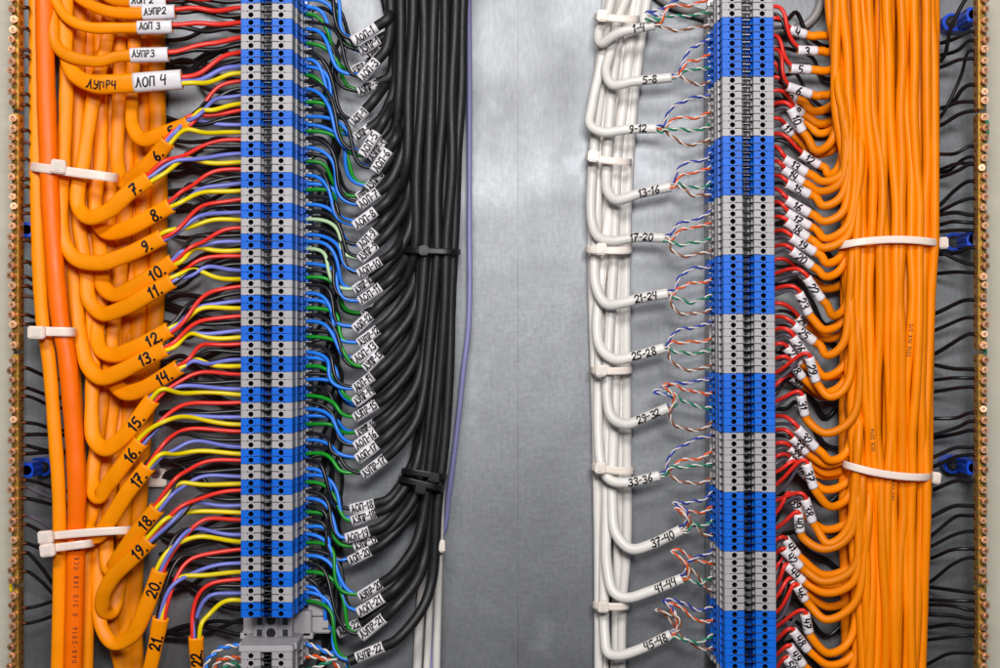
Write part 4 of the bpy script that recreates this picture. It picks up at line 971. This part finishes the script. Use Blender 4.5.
# white tie mount behind cable 17
root = thing('tie_mount', 'white screwed cable tie mount behind the wires of cable 17', 'tie mount', P((157, 477, 0)))
mb = MB(); c = P((158, 477, 0)); mb.box(c + Vector((-10 * S, -9 * S, -9 * S)), c + Vector((10 * S, -.4 * S, 9 * S)), 0, 1.5 * S); mb.build('mount_base', M['nylon'], root)
mb = MB(); c = P((156, 473, 9)); mb.cyl(c, 5 * S, 3 * S, n=18, bev=1 * S); mb.box(c + Vector((-3 * S, -3.1 * S, -.6 * S)), c + Vector((3 * S, -2 * S, .6 * S)), 1); mb.build('screw', [M['steel'], M['block_dark']], root)
# twisted pairs of the lower grey strip
random.seed(9)
for lab, pts, mn, nm in (
    ('blue and white twisted pair entering the lower grey strip from its left', [t('L4', 985, 588, 46), t('L4', 930, 580, 52), t('L4', 870, 590, 56), t('L4', 825, 625, 56), t('L4', 805, 668, 54), t('L4', 800, 760, 48)], 'blue_wire', 'blue'),
    ('orange and white twisted pair entering the lower grey strip from its left', [t('L4', 985, 630, 46), t('L4', 930, 628, 52), t('L4', 875, 632, 56), t('L4', 845, 655, 54), t('L4', 835, 760, 48)], 'pair_orange', 'orange'),
    ('green and white twisted pair curling left of the lower grey strip', [t('L4', 985, 690, 46), t('L4', 930, 655, 54), t('L4', 890, 655, 56), t('L4', 870, 680, 54), t('L4', 860, 760, 48)], 'pair_green', 'green'),
    ('blue and white twisted pair leaving the lower grey strip to its right', [t('B4', 285, 568, 46), t('B4', 320, 578, 52), t('B4', 370, 600, 54), t('B4', 420, 622, 54), t('B4', 455, 650, 50), t('B4', 470, 760, 40)], 'blue_wire', 'blue'),
    ('orange and white twisted pair leaving the lower grey strip to its right', [t('B4', 285, 620, 46), t('B4', 320, 622, 54), t('B4', 370, 632, 54), t('B4', 410, 650, 52), t('B4', 440, 690, 48), t('B4', 450, 760, 40)], 'pair_orange', 'orange'),
    ('green and white twisted pair leaving the lower grey strip to its right', [t('B4', 285, 675, 46), t('B4', 330, 668, 56), t('B4', 385, 645, 58), t('B4', 430, 625, 56), t('B4', 458, 660, 50), t('B4', 462, 760, 40)], 'pair_green', 'green')):
    root = thing('twisted_pair', lab, 'wires', P(pts[0]), 'twisted pairs of the lower grey strip')
    twisted_pair(root, catmull(pts, 1.6), M[mn], nm, r=1.4, spread=1.3, pitch=16)

# ------------------------------------------------------------------ camera and light
cam = bpy.data.cameras.new('camera'); co = bpy.data.objects.new('camera', cam); COL.objects.link(co)
co.location = CAM; co.rotation_euler = (math.pi / 2, 0, 0)
cam.sensor_width = 36; cam.lens = 36 * D / 1000; cam.clip_start = .01; cam.clip_end = 50
sc.camera = co
w = bpy.data.worlds.new('World'); sc.world = w; w.use_nodes = True
w.node_tree.nodes['Background'].inputs[0].default_value = (.93, .96, 1, 1)
w.node_tree.nodes['Background'].inputs[1].default_value = .035
def area(name, loc, target, size, power, col):
    l = bpy.data.lights.new(name, 'AREA'); l.shape = 'RECTANGLE'; l.size = size[0]; l.size_y = size[1]; l.energy = power; l.color = col
    o = bpy.data.objects.new(name, l); COL.objects.link(o); o.location = loc
    o.rotation_euler = (Vector(target) - Vector(loc)).to_track_quat('-Z', 'Y').to_euler()
area('key_lamp', (-.28, -1.7, 1.0), (0, 0, 0), (.6, .4), 26, (1, .97, .94))
area('front_lamp', (.09, -1.12, .27), (0, 0, 0), (.26, .16), 7.4, (1, .98, .96))
sc.view_settings.view_transform = 'Standard'; sc.view_settings.look = 'None'; sc.view_settings.exposure = -.06; sc.view_settings.gamma = 1
